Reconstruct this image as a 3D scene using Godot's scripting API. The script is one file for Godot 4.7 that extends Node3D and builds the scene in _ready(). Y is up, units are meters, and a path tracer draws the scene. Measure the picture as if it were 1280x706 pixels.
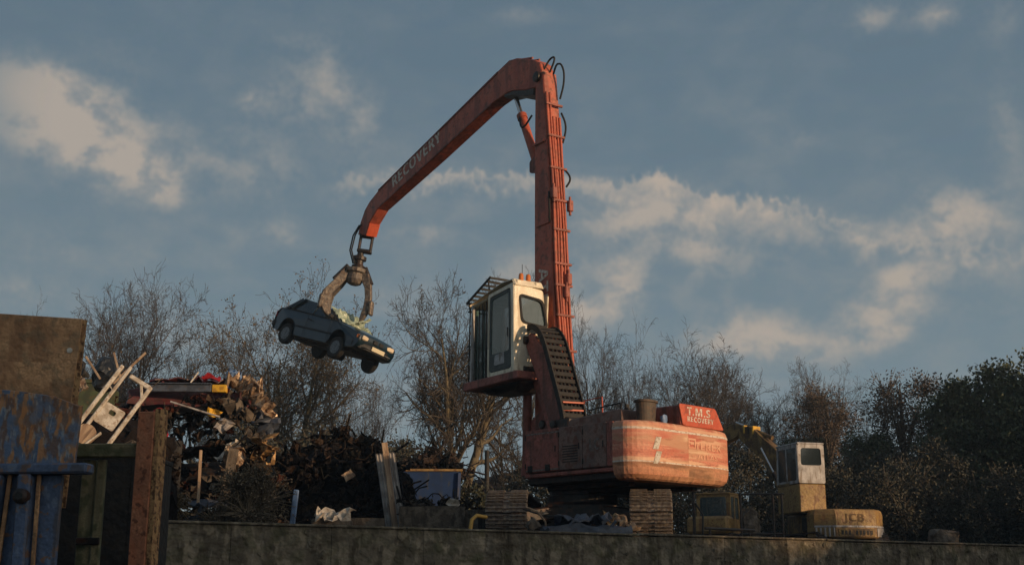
extends Node3D

var M := {}
var taken := {}
var rng := RandomNumberGenerator.new()

# ---------------------------------------------------------------- geometry helper
class Geo:
	var v := PackedVector3Array()
	var n := PackedVector3Array()
	var c := PackedColorArray()
	var ix := PackedInt32Array()
	var col := Color(1, 1, 1)
	var xf := Transform3D()

	func tri(a: Vector3, b: Vector3, d: Vector3):
		a = xf * a; b = xf * b; d = xf * d
		var nn := (b - a).cross(d - a)
		if nn.length_squared() < 1e-16: return
		nn = nn.normalized()
		var k := v.size()
		v.append(a); v.append(d); v.append(b)
		for i in 3:
			n.append(nn); c.append(col); ix.append(k + i)

	func quad(a: Vector3, b: Vector3, d: Vector3, e: Vector3):
		tri(a, b, d); tri(a, d, e)

	# box with chamfered edges; b = basis of its axes
	func box(o: Vector3, s: Vector3, bev := 0.0, b := Basis()):
		var h := s * 0.5
		bev = minf(bev, minf(h.x, minf(h.y, h.z)) * 0.8)
		if bev <= 0.0:
			var p := []
			for i in 8:
				p.append(o + b * Vector3(h.x if i & 1 else -h.x, h.y if i & 2 else -h.y, h.z if i & 4 else -h.z))
			quad(p[0], p[2], p[3], p[1]); quad(p[4], p[5], p[7], p[6])
			quad(p[0], p[4], p[6], p[2]); quad(p[1], p[3], p[7], p[5])
			quad(p[0], p[1], p[5], p[4]); quad(p[2], p[6], p[7], p[3])
			return
		# corner points: for each corner, three points pulled in along two axes
		var q := []
		for i in 8:
			var sg := Vector3(1 if i & 1 else -1, 1 if i & 2 else -1, 1 if i & 4 else -1)
			var w := []
			for a in 3:
				var l := h - Vector3(bev, bev, bev)
				l[a] = h[a]
				w.append(o + b * (l * sg))
			q.append(w)
		var faces := [[0, [0, 4, 6, 2]], [0, [1, 3, 7, 5]], [1, [0, 1, 5, 4]], [1, [2, 6, 7, 3]], [2, [0, 2, 3, 1]], [2, [4, 5, 7, 6]]]
		for f in faces:
			quad(q[f[1][0]][f[0]], q[f[1][1]][f[0]], q[f[1][2]][f[0]], q[f[1][3]][f[0]])
		for e in [[0, 1, 1, 2], [2, 3, 2, 1], [4, 5, 2, 1], [6, 7, 1, 2], [0, 2, 2, 0], [1, 3, 0, 2], [4, 6, 0, 2], [5, 7, 2, 0], [0, 4, 0, 1], [1, 5, 1, 0], [2, 6, 1, 0], [3, 7, 0, 1]]:
			quad(q[e[0]][e[2]], q[e[0]][e[3]], q[e[1]][e[3]], q[e[1]][e[2]])
		for i in 8:
			var odd := ((i & 1) + ((i >> 1) & 1) + ((i >> 2) & 1)) % 2 == 0
			if odd: tri(q[i][0], q[i][2], q[i][1])
			else: tri(q[i][0], q[i][1], q[i][2])

	# bar from a to b with a rectangular section
	func bar(a: Vector3, b: Vector3, w: float, h: float, bev := 0.0, up := Vector3.UP):
		var t := (b - a).normalized()
		var s := t.cross(up)
		if s.length() < 0.01: s = t.cross(Vector3.RIGHT)
		s = s.normalized()
		box((a + b) * 0.5, Vector3((b - a).length(), h, w), bev, Basis(t, s.cross(t), s))

	func loft(rings: Array, smooth := false, cap0 := true, cap1 := true, closed := true):
		var m: int = rings[0].size()
		if smooth:
			var k := v.size()
			for i in rings.size():
				var ra = rings[maxi(i - 1, 0)]
				var rb = rings[mini(i + 1, rings.size() - 1)]
				for j in m:
					var j0 := (j + m - 1) % m
					var j1 := (j + 1) % m
					var tt: Vector3 = rings[i][j1] - rings[i][j0]
					var al: Vector3 = rb[j] - ra[j]
					var nn := tt.cross(al)
					if nn.length_squared() < 1e-14: nn = Vector3.UP
					v.append(xf * rings[i][j]); n.append((xf.basis * nn).normalized()); c.append(col)
			for i in rings.size() - 1:
				for j in (m if closed else m - 1):
					var j1 := (j + 1) % m
					var a := k + i * m + j
					var b := k + i * m + j1
					ix.append_array([a, b + m, b, a, a + m, b + m])
		else:
			for i in rings.size() - 1:
				for j in (m if closed else m - 1):
					var j1 := (j + 1) % m
					quad(rings[i][j], rings[i][j1], rings[i + 1][j1], rings[i + 1][j])
		if cap0: _fan(rings[0], true)
		if cap1: _fan(rings[-1], false)

	func _fan(r, back: bool):
		var m := Vector3.ZERO
		for p in r: m += p
		m /= r.size()
		for j in r.size():
			var j1: int = (j + 1) % r.size()
			if back: tri(m, r[j1], r[j])
			else: tri(m, r[j], r[j1])

	func tube(pts: Array, rad, sides := 8, smooth := true, caps := true):
		var rings := []
		var t: Vector3 = (pts[1] - pts[0]).normalized()
		var u := t.cross(Vector3.UP if absf(t.y) < 0.9 else Vector3.RIGHT).normalized()
		for i in pts.size():
			var a: Vector3 = pts[maxi(i - 1, 0)]
			var b: Vector3 = pts[mini(i + 1, pts.size() - 1)]
			t = (b - a).normalized()
			u = (u - t * u.dot(t)).normalized()
			var w := t.cross(u)
			var rr: float = rad[i] if rad is Array else rad
			var ring := []
			for j in sides:
				var g := TAU * j / sides
				ring.append(pts[i] + (u * cos(g) + w * sin(g)) * rr)
			rings.append(ring)
		loft(rings, smooth, caps, caps)

	# profile: [[radius, height] ...] about the y axis
	func lathe(prof: Array, sides := 20, smooth := false):
		var rings := []
		for p in prof:
			var ring := []
			for j in sides:
				var g := TAU * j / sides
				ring.append(Vector3(cos(g) * p[0], p[1], -sin(g) * p[0]))
			rings.append(ring)
		loft(rings, smooth)

	# polygon in x, y pushed from z0 to z1 with chamfered rims
	func prism(poly: Array, z0: float, z1: float, bev := 0.0):
		var q := PackedVector2Array(poly)
		if Geometry2D.is_polygon_clockwise(q): q.reverse()
		var inner := q
		if bev > 0.0: inner = inset(q, bev)
		var lv := [[inner, z0], [q, z0 + bev], [q, z1 - bev], [inner, z1]] if bev > 0.0 else [[q, z0], [q, z1]]
		var rings := []
		for l in lv:
			var ring := []
			for p in l[0]: ring.append(Vector3(p.x, p.y, l[1]))
			rings.append(ring)
		loft(rings, false, false, false)
		var id := Geometry2D.triangulate_polygon(inner)
		for i in range(0, id.size(), 3):
			var a := inner[id[i]]; var b := inner[id[i + 1]]; var d := inner[id[i + 2]]
			if (b - a).cross(d - a) < 0.0:
				var s := b; b = d; d = s
			tri(Vector3(a.x, a.y, z1), Vector3(b.x, b.y, z1), Vector3(d.x, d.y, z1))
			tri(Vector3(a.x, a.y, z0), Vector3(d.x, d.y, z0), Vector3(b.x, b.y, z0))

	static func inset(q: PackedVector2Array, d: float) -> PackedVector2Array:
		var out := PackedVector2Array()
		var m := q.size()
		for i in m:
			var e0 := (q[i] - q[(i + m - 1) % m]).normalized()
			var e1 := (q[(i + 1) % m] - q[i]).normalized()
			var n0 := Vector2(-e0.y, e0.x)
			var n1 := Vector2(-e1.y, e1.x)
			var mm := n0 + n1
			if mm.length() < 0.05: mm = n0
			mm = mm.normalized()
			out.append(q[i] + mm * d / maxf(mm.dot(n0), 0.4))
		return out

	# ring-shaped panel between two outlines of equal count, thickness along z
	func ring_panel(outer: Array, inner: Array, z0: float, z1: float):
		var m := outer.size()
		for i in m:
			var k := (i + 1) % m
			var a := Vector3(outer[i].x, outer[i].y, 0); var b := Vector3(outer[k].x, outer[k].y, 0)
			var d := Vector3(inner[k].x, inner[k].y, 0); var e := Vector3(inner[i].x, inner[i].y, 0)
			var f := Vector3(0, 0, z1); var g := Vector3(0, 0, z0)
			quad(a + f, b + f, d + f, e + f)
			quad(e + g, d + g, b + g, a + g)
			quad(a + g, b + g, b + f, a + f)
			quad(d + g, e + g, e + f, d + f)

	# sheet metal, crumpled by noise, two skins
	func crumple(w: float, h: float, nx: int, ny: int, amp: float, seed: int, th := 0.012, fq := 1.3):
		var f := FastNoiseLite.new()
		f.seed = seed; f.frequency = fq; f.noise_type = FastNoiseLite.TYPE_SIMPLEX; f.fractal_octaves = 2
		var g := []
		for i in nx + 1:
			var row := []
			for j in ny + 1:
				var x := (float(i) / nx - 0.5) * w
				var y := (float(j) / ny - 0.5) * h
				var z := (absf(f.get_noise_2d(x, y)) * 2.2 - 0.4) * amp + f.get_noise_2d(x * 2.7 + 9.0, y * 2.7) * amp * 0.5
				row.append(Vector3(x + f.get_noise_2d(y + 31.0, x) * amp * 0.8, y + f.get_noise_2d(x + 77.0, y) * amp * 0.8, z))
			g.append(row)
		var o := Vector3(0, 0, th)
		for i in nx:
			for j in ny:
				quad(g[i][j] + o, g[i + 1][j] + o, g[i + 1][j + 1] + o, g[i][j + 1] + o)
				quad(g[i][j], g[i][j + 1], g[i + 1][j + 1], g[i + 1][j])
		for i in nx:
			quad(g[i][0], g[i + 1][0], g[i + 1][0] + o, g[i][0] + o)
			quad(g[i + 1][ny], g[i][ny], g[i][ny] + o, g[i + 1][ny] + o)
		for j in ny:
			quad(g[0][j + 1], g[0][j], g[0][j] + o, g[0][j + 1] + o)
			quad(g[nx][j], g[nx][j + 1], g[nx][j + 1] + o, g[nx][j] + o)

	# box whose faces are divided and pushed about by noise
	func lump(s: Vector3, k: int, amp: float, seed: int, fq := 1.5, round := 0.0):
		var f := FastNoiseLite.new()
		f.seed = seed; f.frequency = fq; f.fractal_octaves = 3
		for a in 3:
			for sg in [-1.0, 1.0]:
				var u := (a + 1) % 3
				var w := (a + 2) % 3
				var g := []
				for i in k + 1:
					var row := []
					for j in k + 1:
						var p := Vector3.ZERO
						p[a] = sg
						p[u] = (2.0 * i / k - 1.0) * sg
						p[w] = 2.0 * j / k - 1.0
						p = p.lerp(p.normalized() * 1.15, round)
						p *= s * 0.5
						p += Vector3(f.get_noise_3dv(p), f.get_noise_3dv(p + Vector3(19, 3, 7)), f.get_noise_3dv(p + Vector3(5, 41, 2))) * amp
						row.append(p)
					g.append(row)
				for i in k:
					for j in k:
						quad(g[i][j], g[i + 1][j], g[i + 1][j + 1], g[i][j + 1])

	func mesh() -> ArrayMesh:
		var arr := []
		arr.resize(Mesh.ARRAY_MAX)
		arr[Mesh.ARRAY_VERTEX] = v
		arr[Mesh.ARRAY_NORMAL] = n
		arr[Mesh.ARRAY_COLOR] = c
		arr[Mesh.ARRAY_INDEX] = ix
		var m := ArrayMesh.new()
		m.add_surface_from_arrays(Mesh.PRIMITIVE_TRIANGLES, arr)
		return m

# corners rounded, seg + 1 points for each
func rpoly(pts: Array, r: float, seg := 3) -> Array:
	var out := []
	var m := pts.size()
	for i in m:
		var p: Vector2 = pts[i]
		var a: Vector2 = (pts[(i + m - 1) % m] - p)
		var b: Vector2 = (pts[(i + 1) % m] - p)
		var rr := minf(r, minf(a.length(), b.length()) * 0.45)
		var p0 := p + a.normalized() * rr
		var p1 := p + b.normalized() * rr
		for k in seg + 1:
			var t := float(k) / seg
			out.append(p0.lerp(p, t).lerp(p.lerp(p1, t), t))
	return out

# ---------------------------------------------------------------- nodes
func numbered(called: String) -> String:
	var k: int = taken.get(called, 0)
	taken[called] = k + 1
	return called if k == 0 else "%s_%03d" % [called, k]

func tag(o: Node, label: String, category: String, group := "", kind := ""):
	if label: o.set_meta("label", label)
	if category: o.set_meta("category", category)
	if group: o.set_meta("group", group)
	if kind: o.set_meta("kind", kind)
	return o

func thing(called: String, label: String, category: String, at := Vector3.ZERO, turn := 0.0, group := "") -> Node3D:
	var o := Node3D.new()
	o.name = numbered(called)
	add_child(o)
	o.position = at
	o.rotation.y = turn
	tag(o, label, category, group)
	return o

func part(parent: Node, called: String, g: Geo, m: Material) -> MeshInstance3D:
	var o := MeshInstance3D.new()
	o.mesh = g.mesh()
	o.mesh.surface_set_material(0, m)
	o.name = called
	parent.add_child(o, true)
	return o

func whole(called: String, g: Geo, m: Material, label: String, category: String, at := Vector3.ZERO, basis := Basis(), group := "", kind := "") -> MeshInstance3D:
	var o := part(self, numbered(called), g, m)
	o.transform = Transform3D(basis, at)
	tag(o, label, category, group, kind)
	return o

func words(parent: Node, text: String, h: float, m: Material, at: Vector3, b: Basis, serif := false, squeeze := 1.0) -> MeshInstance3D:
	var t := TextMesh.new()
	var f := SystemFont.new()
	f.font_names = PackedStringArray(["Droid Serif" if serif else "Droid Sans"])
	f.font_weight = 700
	t.font = f
	t.text = text
	t.font_size = 48
	t.pixel_size = h / 35.0
	t.depth = 0.006
	t.material = m
	var o := MeshInstance3D.new()
	o.mesh = t
	o.name = "lettering"
	o.transform = Transform3D(b * Basis.from_scale(Vector3(squeeze, 1, 1)), at)
	parent.add_child(o, true)
	return o

# ---------------------------------------------------------------- materials
func noise_bytes(size: int, cycles: float, sx: int, sy: int, seed: int) -> PackedByteArray:
	var f := FastNoiseLite.new()
	f.noise_type = FastNoiseLite.TYPE_SIMPLEX_SMOOTH
	f.seed = seed
	f.frequency = cycles / size
	f.fractal_octaves = 5
	var im := f.get_seamless_image(size, size, false, false, 0.12)
	im.convert(Image.FORMAT_L8)
	if sx > 1 or sy > 1:
		# take a slice and stretch it: streaks
		var cut := im.get_region(Rect2i(0, 0, size / sx, size / sy))
		cut.resize(size, size, Image.INTERPOLATE_CUBIC)
		im = cut
	return im.get_data()

# layers: [colour, cycles, threshold, softness, strength, stretch_x, stretch_y]
func tex(base: Color, layers: Array, seed: int, grain := 0.07, size := 160) -> ImageTexture:
	var out := PackedFloat32Array()
	out.resize(size * size * 3)
	var g0 := noise_bytes(size, 40.0, 1, 1, seed + 900)
	for i in size * size:
		var k := 1.0 + (g0[i] / 127.5 - 1.0) * grain * 2.0
		out[i * 3] = base.r * k; out[i * 3 + 1] = base.g * k; out[i * 3 + 2] = base.b * k
	var s := seed
	for l in layers:
		s += 17
		var nb := noise_bytes(size, l[1], l[5] if l.size() > 5 else 1, l[6] if l.size() > 6 else 1, s)
		var col: Color = l[0]
		var lo: float = l[2] - l[3]
		var inv: float = 1.0 / (2.0 * l[3])
		var most: float = l[4]
		if l[1] >= 11.0 and l[2] > 0.6:
			lo += 0.05; most *= 0.7
		for i in size * size:
			var t := (nb[i] / 255.0 - lo) * inv
			if t <= 0.0: continue
			if t > 1.0: t = 1.0
			t = t * t * (3.0 - 2.0 * t) * most
			var q := i * 3
			out[q] += (col.r - out[q]) * t
			out[q + 1] += (col.g - out[q + 1]) * t
			out[q + 2] += (col.b - out[q + 2]) * t
	var by := PackedByteArray()
	by.resize(size * size * 3)
	for i in by.size(): by[i] = clampi(int(out[i] * 255.0), 0, 255)
	var im := Image.create_from_data(size, size, false, Image.FORMAT_RGB8, by)
	return ImageTexture.create_from_image(im)

func rgb(r: int, g: int, b: int) -> Color:
	return Color(r / 255.0, g / 255.0, b / 255.0)

var bumps := {}
func bump(cycles: float, seed: int) -> ImageTexture:
	var key := "%s %s" % [cycles, seed]
	if not bumps.has(key):
		var im := Image.create_from_data(256, 256, false, Image.FORMAT_L8, noise_bytes(256, cycles, 1, 1, seed))
		im.convert(Image.FORMAT_RGBA8)
		im.bump_map_to_normal_map(4.0)
		bumps[key] = ImageTexture.create_from_image(im)
	return bumps[key]

func mat(t, scale := 0.5, rough := 0.8, metal := 0.0, relief := 0.0, world := false, vc := false) -> StandardMaterial3D:
	var m := StandardMaterial3D.new()
	if t is Color: m.albedo_color = t
	elif t != null: m.albedo_texture = t
	m.roughness = rough
	m.metallic = metal
	m.uv1_triplanar = true
	m.uv1_world_triplanar = world
	m.uv1_scale = Vector3.ONE * scale
	m.vertex_color_use_as_albedo = vc
	if relief > 0.0:
		m.normal_enabled = true
		m.normal_texture = bump(14.0, 5)
		m.normal_scale = relief
	return m

func glass(c: Color, alpha: float, rough := 0.06) -> StandardMaterial3D:
	var m := StandardMaterial3D.new()
	m.albedo_color = Color(c.r, c.g, c.b, alpha)
	m.transparency = BaseMaterial3D.TRANSPARENCY_ALPHA
	m.roughness = rough
	m.metallic_specular = 0.5
	return m

func make_materials():
	var rust := rgb(92, 52, 30)
	var dust := rgb(150, 122, 92)
	M.red = mat(tex(rgb(178, 86, 60), [[rgb(158, 72, 52), 3, 0.55, 0.2, 0.6], [rgb(176, 100, 78), 5, 0.6, 0.15, 0.4], [rust, 12, 0.68, 0.06, 0.8], [rgb(90, 46, 34), 6, 0.66, 0.12, 0.4, 1, 6]], 11), 0.4, 0.55, 0.0, 0.25)
	M.red_dirty = mat(tex(rgb(156, 90, 78), [[rgb(128, 76, 66), 3, 0.5, 0.2, 0.8], [rgb(80, 54, 46), 6, 0.6, 0.15, 0.6, 1, 5], [rust, 14, 0.68, 0.06, 0.7]], 12), 0.5, 0.7, 0.0, 0.4)
	M.panel_dark = mat(tex(rgb(124, 98, 88), [[rgb(100, 82, 76), 3, 0.5, 0.2, 0.8], [rgb(96, 52, 38), 8, 0.6, 0.1, 0.6], [rgb(84, 76, 68), 16, 0.68, 0.05, 0.5]], 13), 0.5, 0.7, 0.0, 0.3)
	M.weight = mat(tex(rgb(192, 118, 94), [[rgb(208, 150, 124), 4, 0.5, 0.2, 0.7, 5, 1], [rgb(172, 84, 64), 3, 0.6, 0.12, 0.6, 4, 1], [rgb(186, 146, 114), 6, 0.55, 0.14, 0.75, 6, 1], [rgb(218, 184, 150), 10, 0.58, 0.10, 0.75, 10, 1], [rgb(130, 70, 46), 20, 0.72, 0.05, 0.6, 5, 1]], 14, 0.08, 320), 0.45, 0.6, 0.0, 0.3)
	M.weight_low = mat(tex(rgb(184, 124, 94), [[rgb(198, 148, 114), 5, 0.5, 0.15, 0.8, 6, 1], [rgb(150, 112, 80), 7, 0.56, 0.14, 0.7, 6, 1], [rgb(112, 82, 58), 9, 0.62, 0.1, 0.7, 5, 1]], 15, 0.1, 320), 0.45, 0.75, 0.0, 0.5)
	M.orange = mat(tex(rgb(190, 88, 58), [[rgb(172, 62, 32), 3, 0.55, 0.2, 0.6], [rgb(130, 58, 36), 10, 0.68, 0.08, 0.6]], 16), 0.5, 0.5)
	M.cream = mat(tex(rgb(228, 218, 196), [[rgb(208, 196, 170), 4, 0.52, 0.2, 0.7], [rgb(150, 130, 100), 5, 0.66, 0.1, 0.5, 1, 6]], 17), 0.7, 0.5)
	M.black = mat(tex(rgb(30, 29, 28), [[rgb(48, 42, 36), 6, 0.55, 0.15, 0.7], [rgb(66, 50, 36), 14, 0.66, 0.08, 0.6]], 18), 0.7, 0.75, 0.0, 0.4)
	M.grease = mat(tex(rgb(38, 34, 32), [[rgb(70, 44, 32), 5, 0.56, 0.12, 0.8], [rgb(22, 21, 20), 8, 0.55, 0.1, 0.7]], 19), 0.8, 0.5, 0.2, 0.3)
	M.steel = mat(tex(rgb(106, 100, 94), [[rgb(78, 72, 68), 6, 0.52, 0.14, 0.8], [rgb(140, 126, 108), 10, 0.62, 0.1, 0.7], [rgb(72, 54, 44), 8, 0.62, 0.12, 0.6]], 20), 0.9, 0.6, 0.25, 0.4)
	M.chrome = mat(rgb(190, 190, 190), 1.0, 0.18, 0.9)
	M.rubber = mat(tex(rgb(26, 26, 26), [[rgb(44, 42, 40), 8, 0.56, 0.14, 0.7]], 21), 1.5, 0.85, 0.0, 0.3)
	M.white = mat(tex(rgb(196, 190, 180), [[rgb(150, 138, 122), 5, 0.55, 0.15, 0.7], [rgb(110, 80, 56), 12, 0.68, 0.06, 0.7]], 22), 0.9, 0.6)
	M.letter = mat(tex(rgb(206, 196, 184), [[rgb(150, 110, 92), 9, 0.6, 0.12, 0.6]], 23), 1.2, 0.7)
	M.letter_faint = mat(tex(rgb(212, 160, 130), [[rgb(198, 134, 106), 10, 0.55, 0.15, 0.8, 4, 1]], 24), 1.2, 0.7)
	M.letter_grey = mat(tex(rgb(120, 112, 106), [[rgb(84, 72, 66), 9, 0.55, 0.15, 0.8]], 25), 1.2, 0.7)
	M.glass_cab = glass(rgb(84, 116, 114), 0.55)
	M.glass_dark = glass(rgb(40, 48, 50), 0.8)
	M.glass_window = glass(rgb(70, 86, 90), 0.55, 0.08)
	M.yellow = mat(tex(rgb(146, 118, 68), [[rgb(124, 98, 58), 4, 0.5, 0.2, 0.7], [rgb(104, 70, 38), 8, 0.62, 0.1, 0.8, 1, 3], [rgb(170, 138, 84), 6, 0.66, 0.12, 0.5], [rust, 16, 0.68, 0.05, 0.9]], 26), 0.5, 0.6, 0.0, 0.3)
	M.yellow_dull = mat(tex(rgb(128, 102, 56), [[rgb(84, 66, 40), 4, 0.5, 0.2, 0.8], [rgb(70, 50, 34), 8, 0.6, 0.1, 0.8, 1, 3]], 27), 0.5, 0.7, 0.0, 0.3)
	M.grey_white = mat(tex(rgb(170, 168, 168), [[rgb(130, 126, 124), 4, 0.52, 0.2, 0.7], [rgb(96, 82, 70), 10, 0.68, 0.08, 0.7, 1, 5]], 28), 0.6, 0.55)
	M.blue_skip = mat(tex(rgb(76, 92, 120), [[rgb(60, 76, 102), 3, 0.5, 0.2, 0.7], [rgb(120, 132, 148), 13, 0.68, 0.05, 0.6, 1, 2], [rgb(130, 84, 52), 8, 0.69, 0.05, 0.7], [rgb(70, 62, 62), 5, 0.68, 0.08, 0.6, 1, 3]], 29, 0.08, 320), 0.7, 0.62, 0.0, 0.35)
	M.blue_scraped = mat(tex(rgb(94, 110, 134), [[rgb(72, 88, 112), 3, 0.5, 0.2, 0.7], [rgb(128, 92, 66), 2.5, 0.54, 0.12, 0.8], [rgb(190, 124, 66), 16, 0.52, 0.10, 0.75, 1, 3], [rgb(88, 106, 134), 3, 0.58, 0.14, 0.8], [rgb(104, 66, 44), 9, 0.6, 0.10, 0.6, 1, 2], [rgb(160, 162, 160), 20, 0.68, 0.04, 0.7, 1, 3]], 30, 0.08, 320), 1.0, 0.65, 0.0, 0.4)
	M.rust_panel = mat(tex(rgb(180, 140, 102), [[rgb(150, 112, 80), 3, 0.5, 0.2, 0.8], [rgb(196, 152, 110), 7, 0.58, 0.15, 0.5], [rgb(122, 88, 62), 6, 0.64, 0.14, 0.5, 1, 6], [rgb(110, 98, 78), 7, 0.66, 0.12, 0.4]], 31, 0.1, 320), 0.9, 0.85, 0.0, 0.6)
	M.rust_red = mat(tex(rgb(178, 120, 88), [[rgb(152, 98, 72), 3, 0.52, 0.2, 0.7], [rgb(186, 110, 76), 8, 0.6, 0.1, 0.5, 1, 4], [rgb(70, 38, 26), 12, 0.66, 0.06, 0.8]], 32), 0.9, 0.8, 0.0, 0.4)
	M.lit_tan_rust = mat(tex(rgb(176, 136, 92), [[rgb(128, 90, 60), 9, 0.54, 0.14, 0.8], [rgb(176, 146, 96), 16, 0.62, 0.08, 0.8], [rgb(70, 46, 28), 9, 0.64, 0.06, 0.8]], 33), 1.4, 0.85, 0.0, 0.7)  # speckled tan rust, made paler to stand in for sun on edges
	M.wood_grey = mat(tex(rgb(134, 126, 96), [[rgb(106, 98, 74), 5, 0.52, 0.14, 0.8, 1, 7], [rgb(116, 112, 88), 9, 0.6, 0.1, 0.7, 1, 10], [rgb(62, 70, 46), 4, 0.6, 0.12, 0.6]], 34), 1.0, 0.88, 0.0, 0.4)
	M.wood_flat = mat(tex(rgb(134, 126, 96), [[rgb(106, 98, 74), 5, 0.52, 0.14, 0.8, 7, 1], [rgb(116, 112, 88), 9, 0.6, 0.1, 0.7, 10, 1], [rgb(62, 70, 46), 4, 0.6, 0.12, 0.6]], 35), 1.0, 0.88, 0.0, 0.4)
	M.timber_pale = mat(tex(rgb(166, 144, 120), [[rgb(132, 108, 88), 6, 0.52, 0.14, 0.8, 1, 8], [rgb(100, 80, 66), 9, 0.64, 0.08, 0.8, 1, 8]], 36), 1.0, 0.85)
	M.concrete = mat(tex(rgb(106, 98, 84), [[rgb(86, 79, 68), 3, 0.5, 0.18, 0.8], [rgb(66, 58, 46), 7, 0.57, 0.09, 0.85, 1, 4], [rgb(164, 152, 132), 9, 0.63, 0.08, 0.7, 1, 2], [rgb(72, 72, 48), 5, 0.62, 0.08, 0.6], [rgb(150, 142, 128), 26, 0.7, 0.04, 0.7, 1, 5]], 37, 0.1, 320), 0.4, 0.95, 0.0, 1.6, true)
	M.concrete_block = mat(tex(rgb(104, 94, 82), [[rgb(78, 68, 58), 4, 0.5, 0.18, 0.8], [rgb(60, 52, 44), 8, 0.62, 0.1, 0.8, 1, 3]], 38), 0.8, 0.92, 0.0, 0.7)
	M.dirt = mat(tex(rgb(84, 72, 58), [[rgb(62, 52, 42), 4, 0.5, 0.15, 0.8], [rgb(104, 92, 76), 9, 0.58, 0.12, 0.7], [rgb(48, 42, 36), 16, 0.62, 0.08, 0.7]], 39), 0.25, 0.95, 0.0, 0.8, true)
	M.bank = mat(tex(rgb(58, 52, 34), [[rgb(40, 42, 24), 5, 0.5, 0.15, 0.8], [rgb(78, 64, 42), 12, 0.58, 0.1, 0.8]], 40), 0.2, 0.95, 0.0, 0.8, true)
	M.scrap = mat(tex(Color(0.8, 0.8, 0.8), [[rgb(120, 94, 74), 6, 0.6, 0.1, 0.7], [rgb(110, 104, 100), 10, 0.6, 0.1, 0.6]], 41), 0.9, 0.9, 0.0, 0.4, false, true)
	M.scrap.metallic_specular = 0.25
	M.twig = mat(tex(Color(0.95, 0.95, 0.95), [[Color(0.7, 0.68, 0.64), 6, 0.55, 0.15, 0.7]], 42), 1.2, 0.9, 0.0, 0.0, false, true)
	M.leaf = mat(Color(1, 1, 1), 1.0, 0.75, 0.0, 0.0, false, true)
	M.leaf.backlight = Color(0.25, 0.25, 0.2)
	M.car_paint = mat(tex(rgb(10, 34, 46), [[rgb(7, 25, 35), 3, 0.5, 0.2, 0.6], [rgb(30, 40, 44), 7, 0.64, 0.12, 0.3]], 43), 0.6, 0.3)
	M.car_paint.clearcoat_enabled = true
	M.car_paint.clearcoat = 0.6
	M.car_paint.clearcoat_roughness = 0.15
	M.car_trim = mat(rgb(26, 26, 28), 1.0, 0.6)
	M.alloy = mat(tex(rgb(110, 112, 114), [[rgb(70, 68, 66), 6, 0.55, 0.15, 0.7]], 44), 2.0, 0.4, 0.5)
	M.lamp_lens = mat(rgb(214, 198, 172), 1.0, 0.15)
	M.lamp_lens.clearcoat_enabled = true
	M.amber = mat(rgb(196, 108, 40), 1.0, 0.3)
	M.plate = mat(rgb(206, 196, 168), 1.0, 0.45)
	M.crazed = mat(tex(rgb(150, 168, 146), [[rgb(206, 208, 190), 22, 0.55, 0.08, 0.9], [rgb(86, 108, 88), 9, 0.6, 0.1, 0.8]], 45), 2.0, 0.3, 0.0, 0.8)
	M.plastic = mat(rgb(30, 32, 36), 1.0, 0.3)
	M.light_blue = mat(tex(rgb(104, 132, 170), [[rgb(76, 96, 126), 6, 0.58, 0.12, 0.7]], 46), 1.0, 0.5)
	M.green = mat(tex(rgb(64, 74, 48), [[rgb(46, 52, 36), 4, 0.52, 0.15, 0.8], [rgb(84, 62, 40), 9, 0.66, 0.07, 0.8]], 47), 0.8, 0.7)
	M.hose_yellow = mat(rgb(176, 136, 60), 1.0, 0.6)
	M.dark_red = mat(tex(rgb(84, 28, 30), [[rgb(58, 22, 24), 4, 0.55, 0.15, 0.8], [rgb(60, 44, 38), 9, 0.64, 0.08, 0.7]], 48), 0.9, 0.5)
	M.blue_deep = mat(tex(rgb(18, 50, 94), [[rgb(12, 40, 78), 3, 0.5, 0.2, 0.7], [rgb(80, 66, 60), 7, 0.68, 0.1, 0.6, 1, 3]], 54), 0.7, 0.6)
	M.dull_letter = mat(rgb(92, 70, 44), 1.0, 0.8)
	M.bright_red = mat(tex(rgb(150, 36, 44), [[rgb(120, 22, 30), 5, 0.58, 0.12, 0.7]], 49), 0.9, 0.4)
	M.slate_blue = mat(tex(rgb(76, 84, 98), [[rgb(54, 58, 68), 5, 0.55, 0.14, 0.8], [rgb(90, 70, 56), 12, 0.66, 0.07, 0.7]], 50), 0.9, 0.5)
	M.yellow_bright = mat(tex(rgb(206, 160, 36), [[rgb(150, 110, 40), 6, 0.6, 0.12, 0.7]], 51), 0.9, 0.5)
	M.bare_metal = mat(tex(rgb(168, 146, 122), [[rgb(112, 84, 64), 6, 0.54, 0.12, 0.9], [rgb(206, 190, 168), 9, 0.62, 0.08, 0.8], [rgb(70, 48, 36), 12, 0.64, 0.06, 0.8]], 52), 1.1, 0.45, 0.4, 0.6)
	M.brass = mat(tex(rgb(150, 118, 80), [[rgb(90, 68, 50), 6, 0.52, 0.12, 0.9], [rgb(190, 156, 100), 10, 0.64, 0.08, 0.8]], 53), 1.1, 0.5, 0.3, 0.6)

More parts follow.
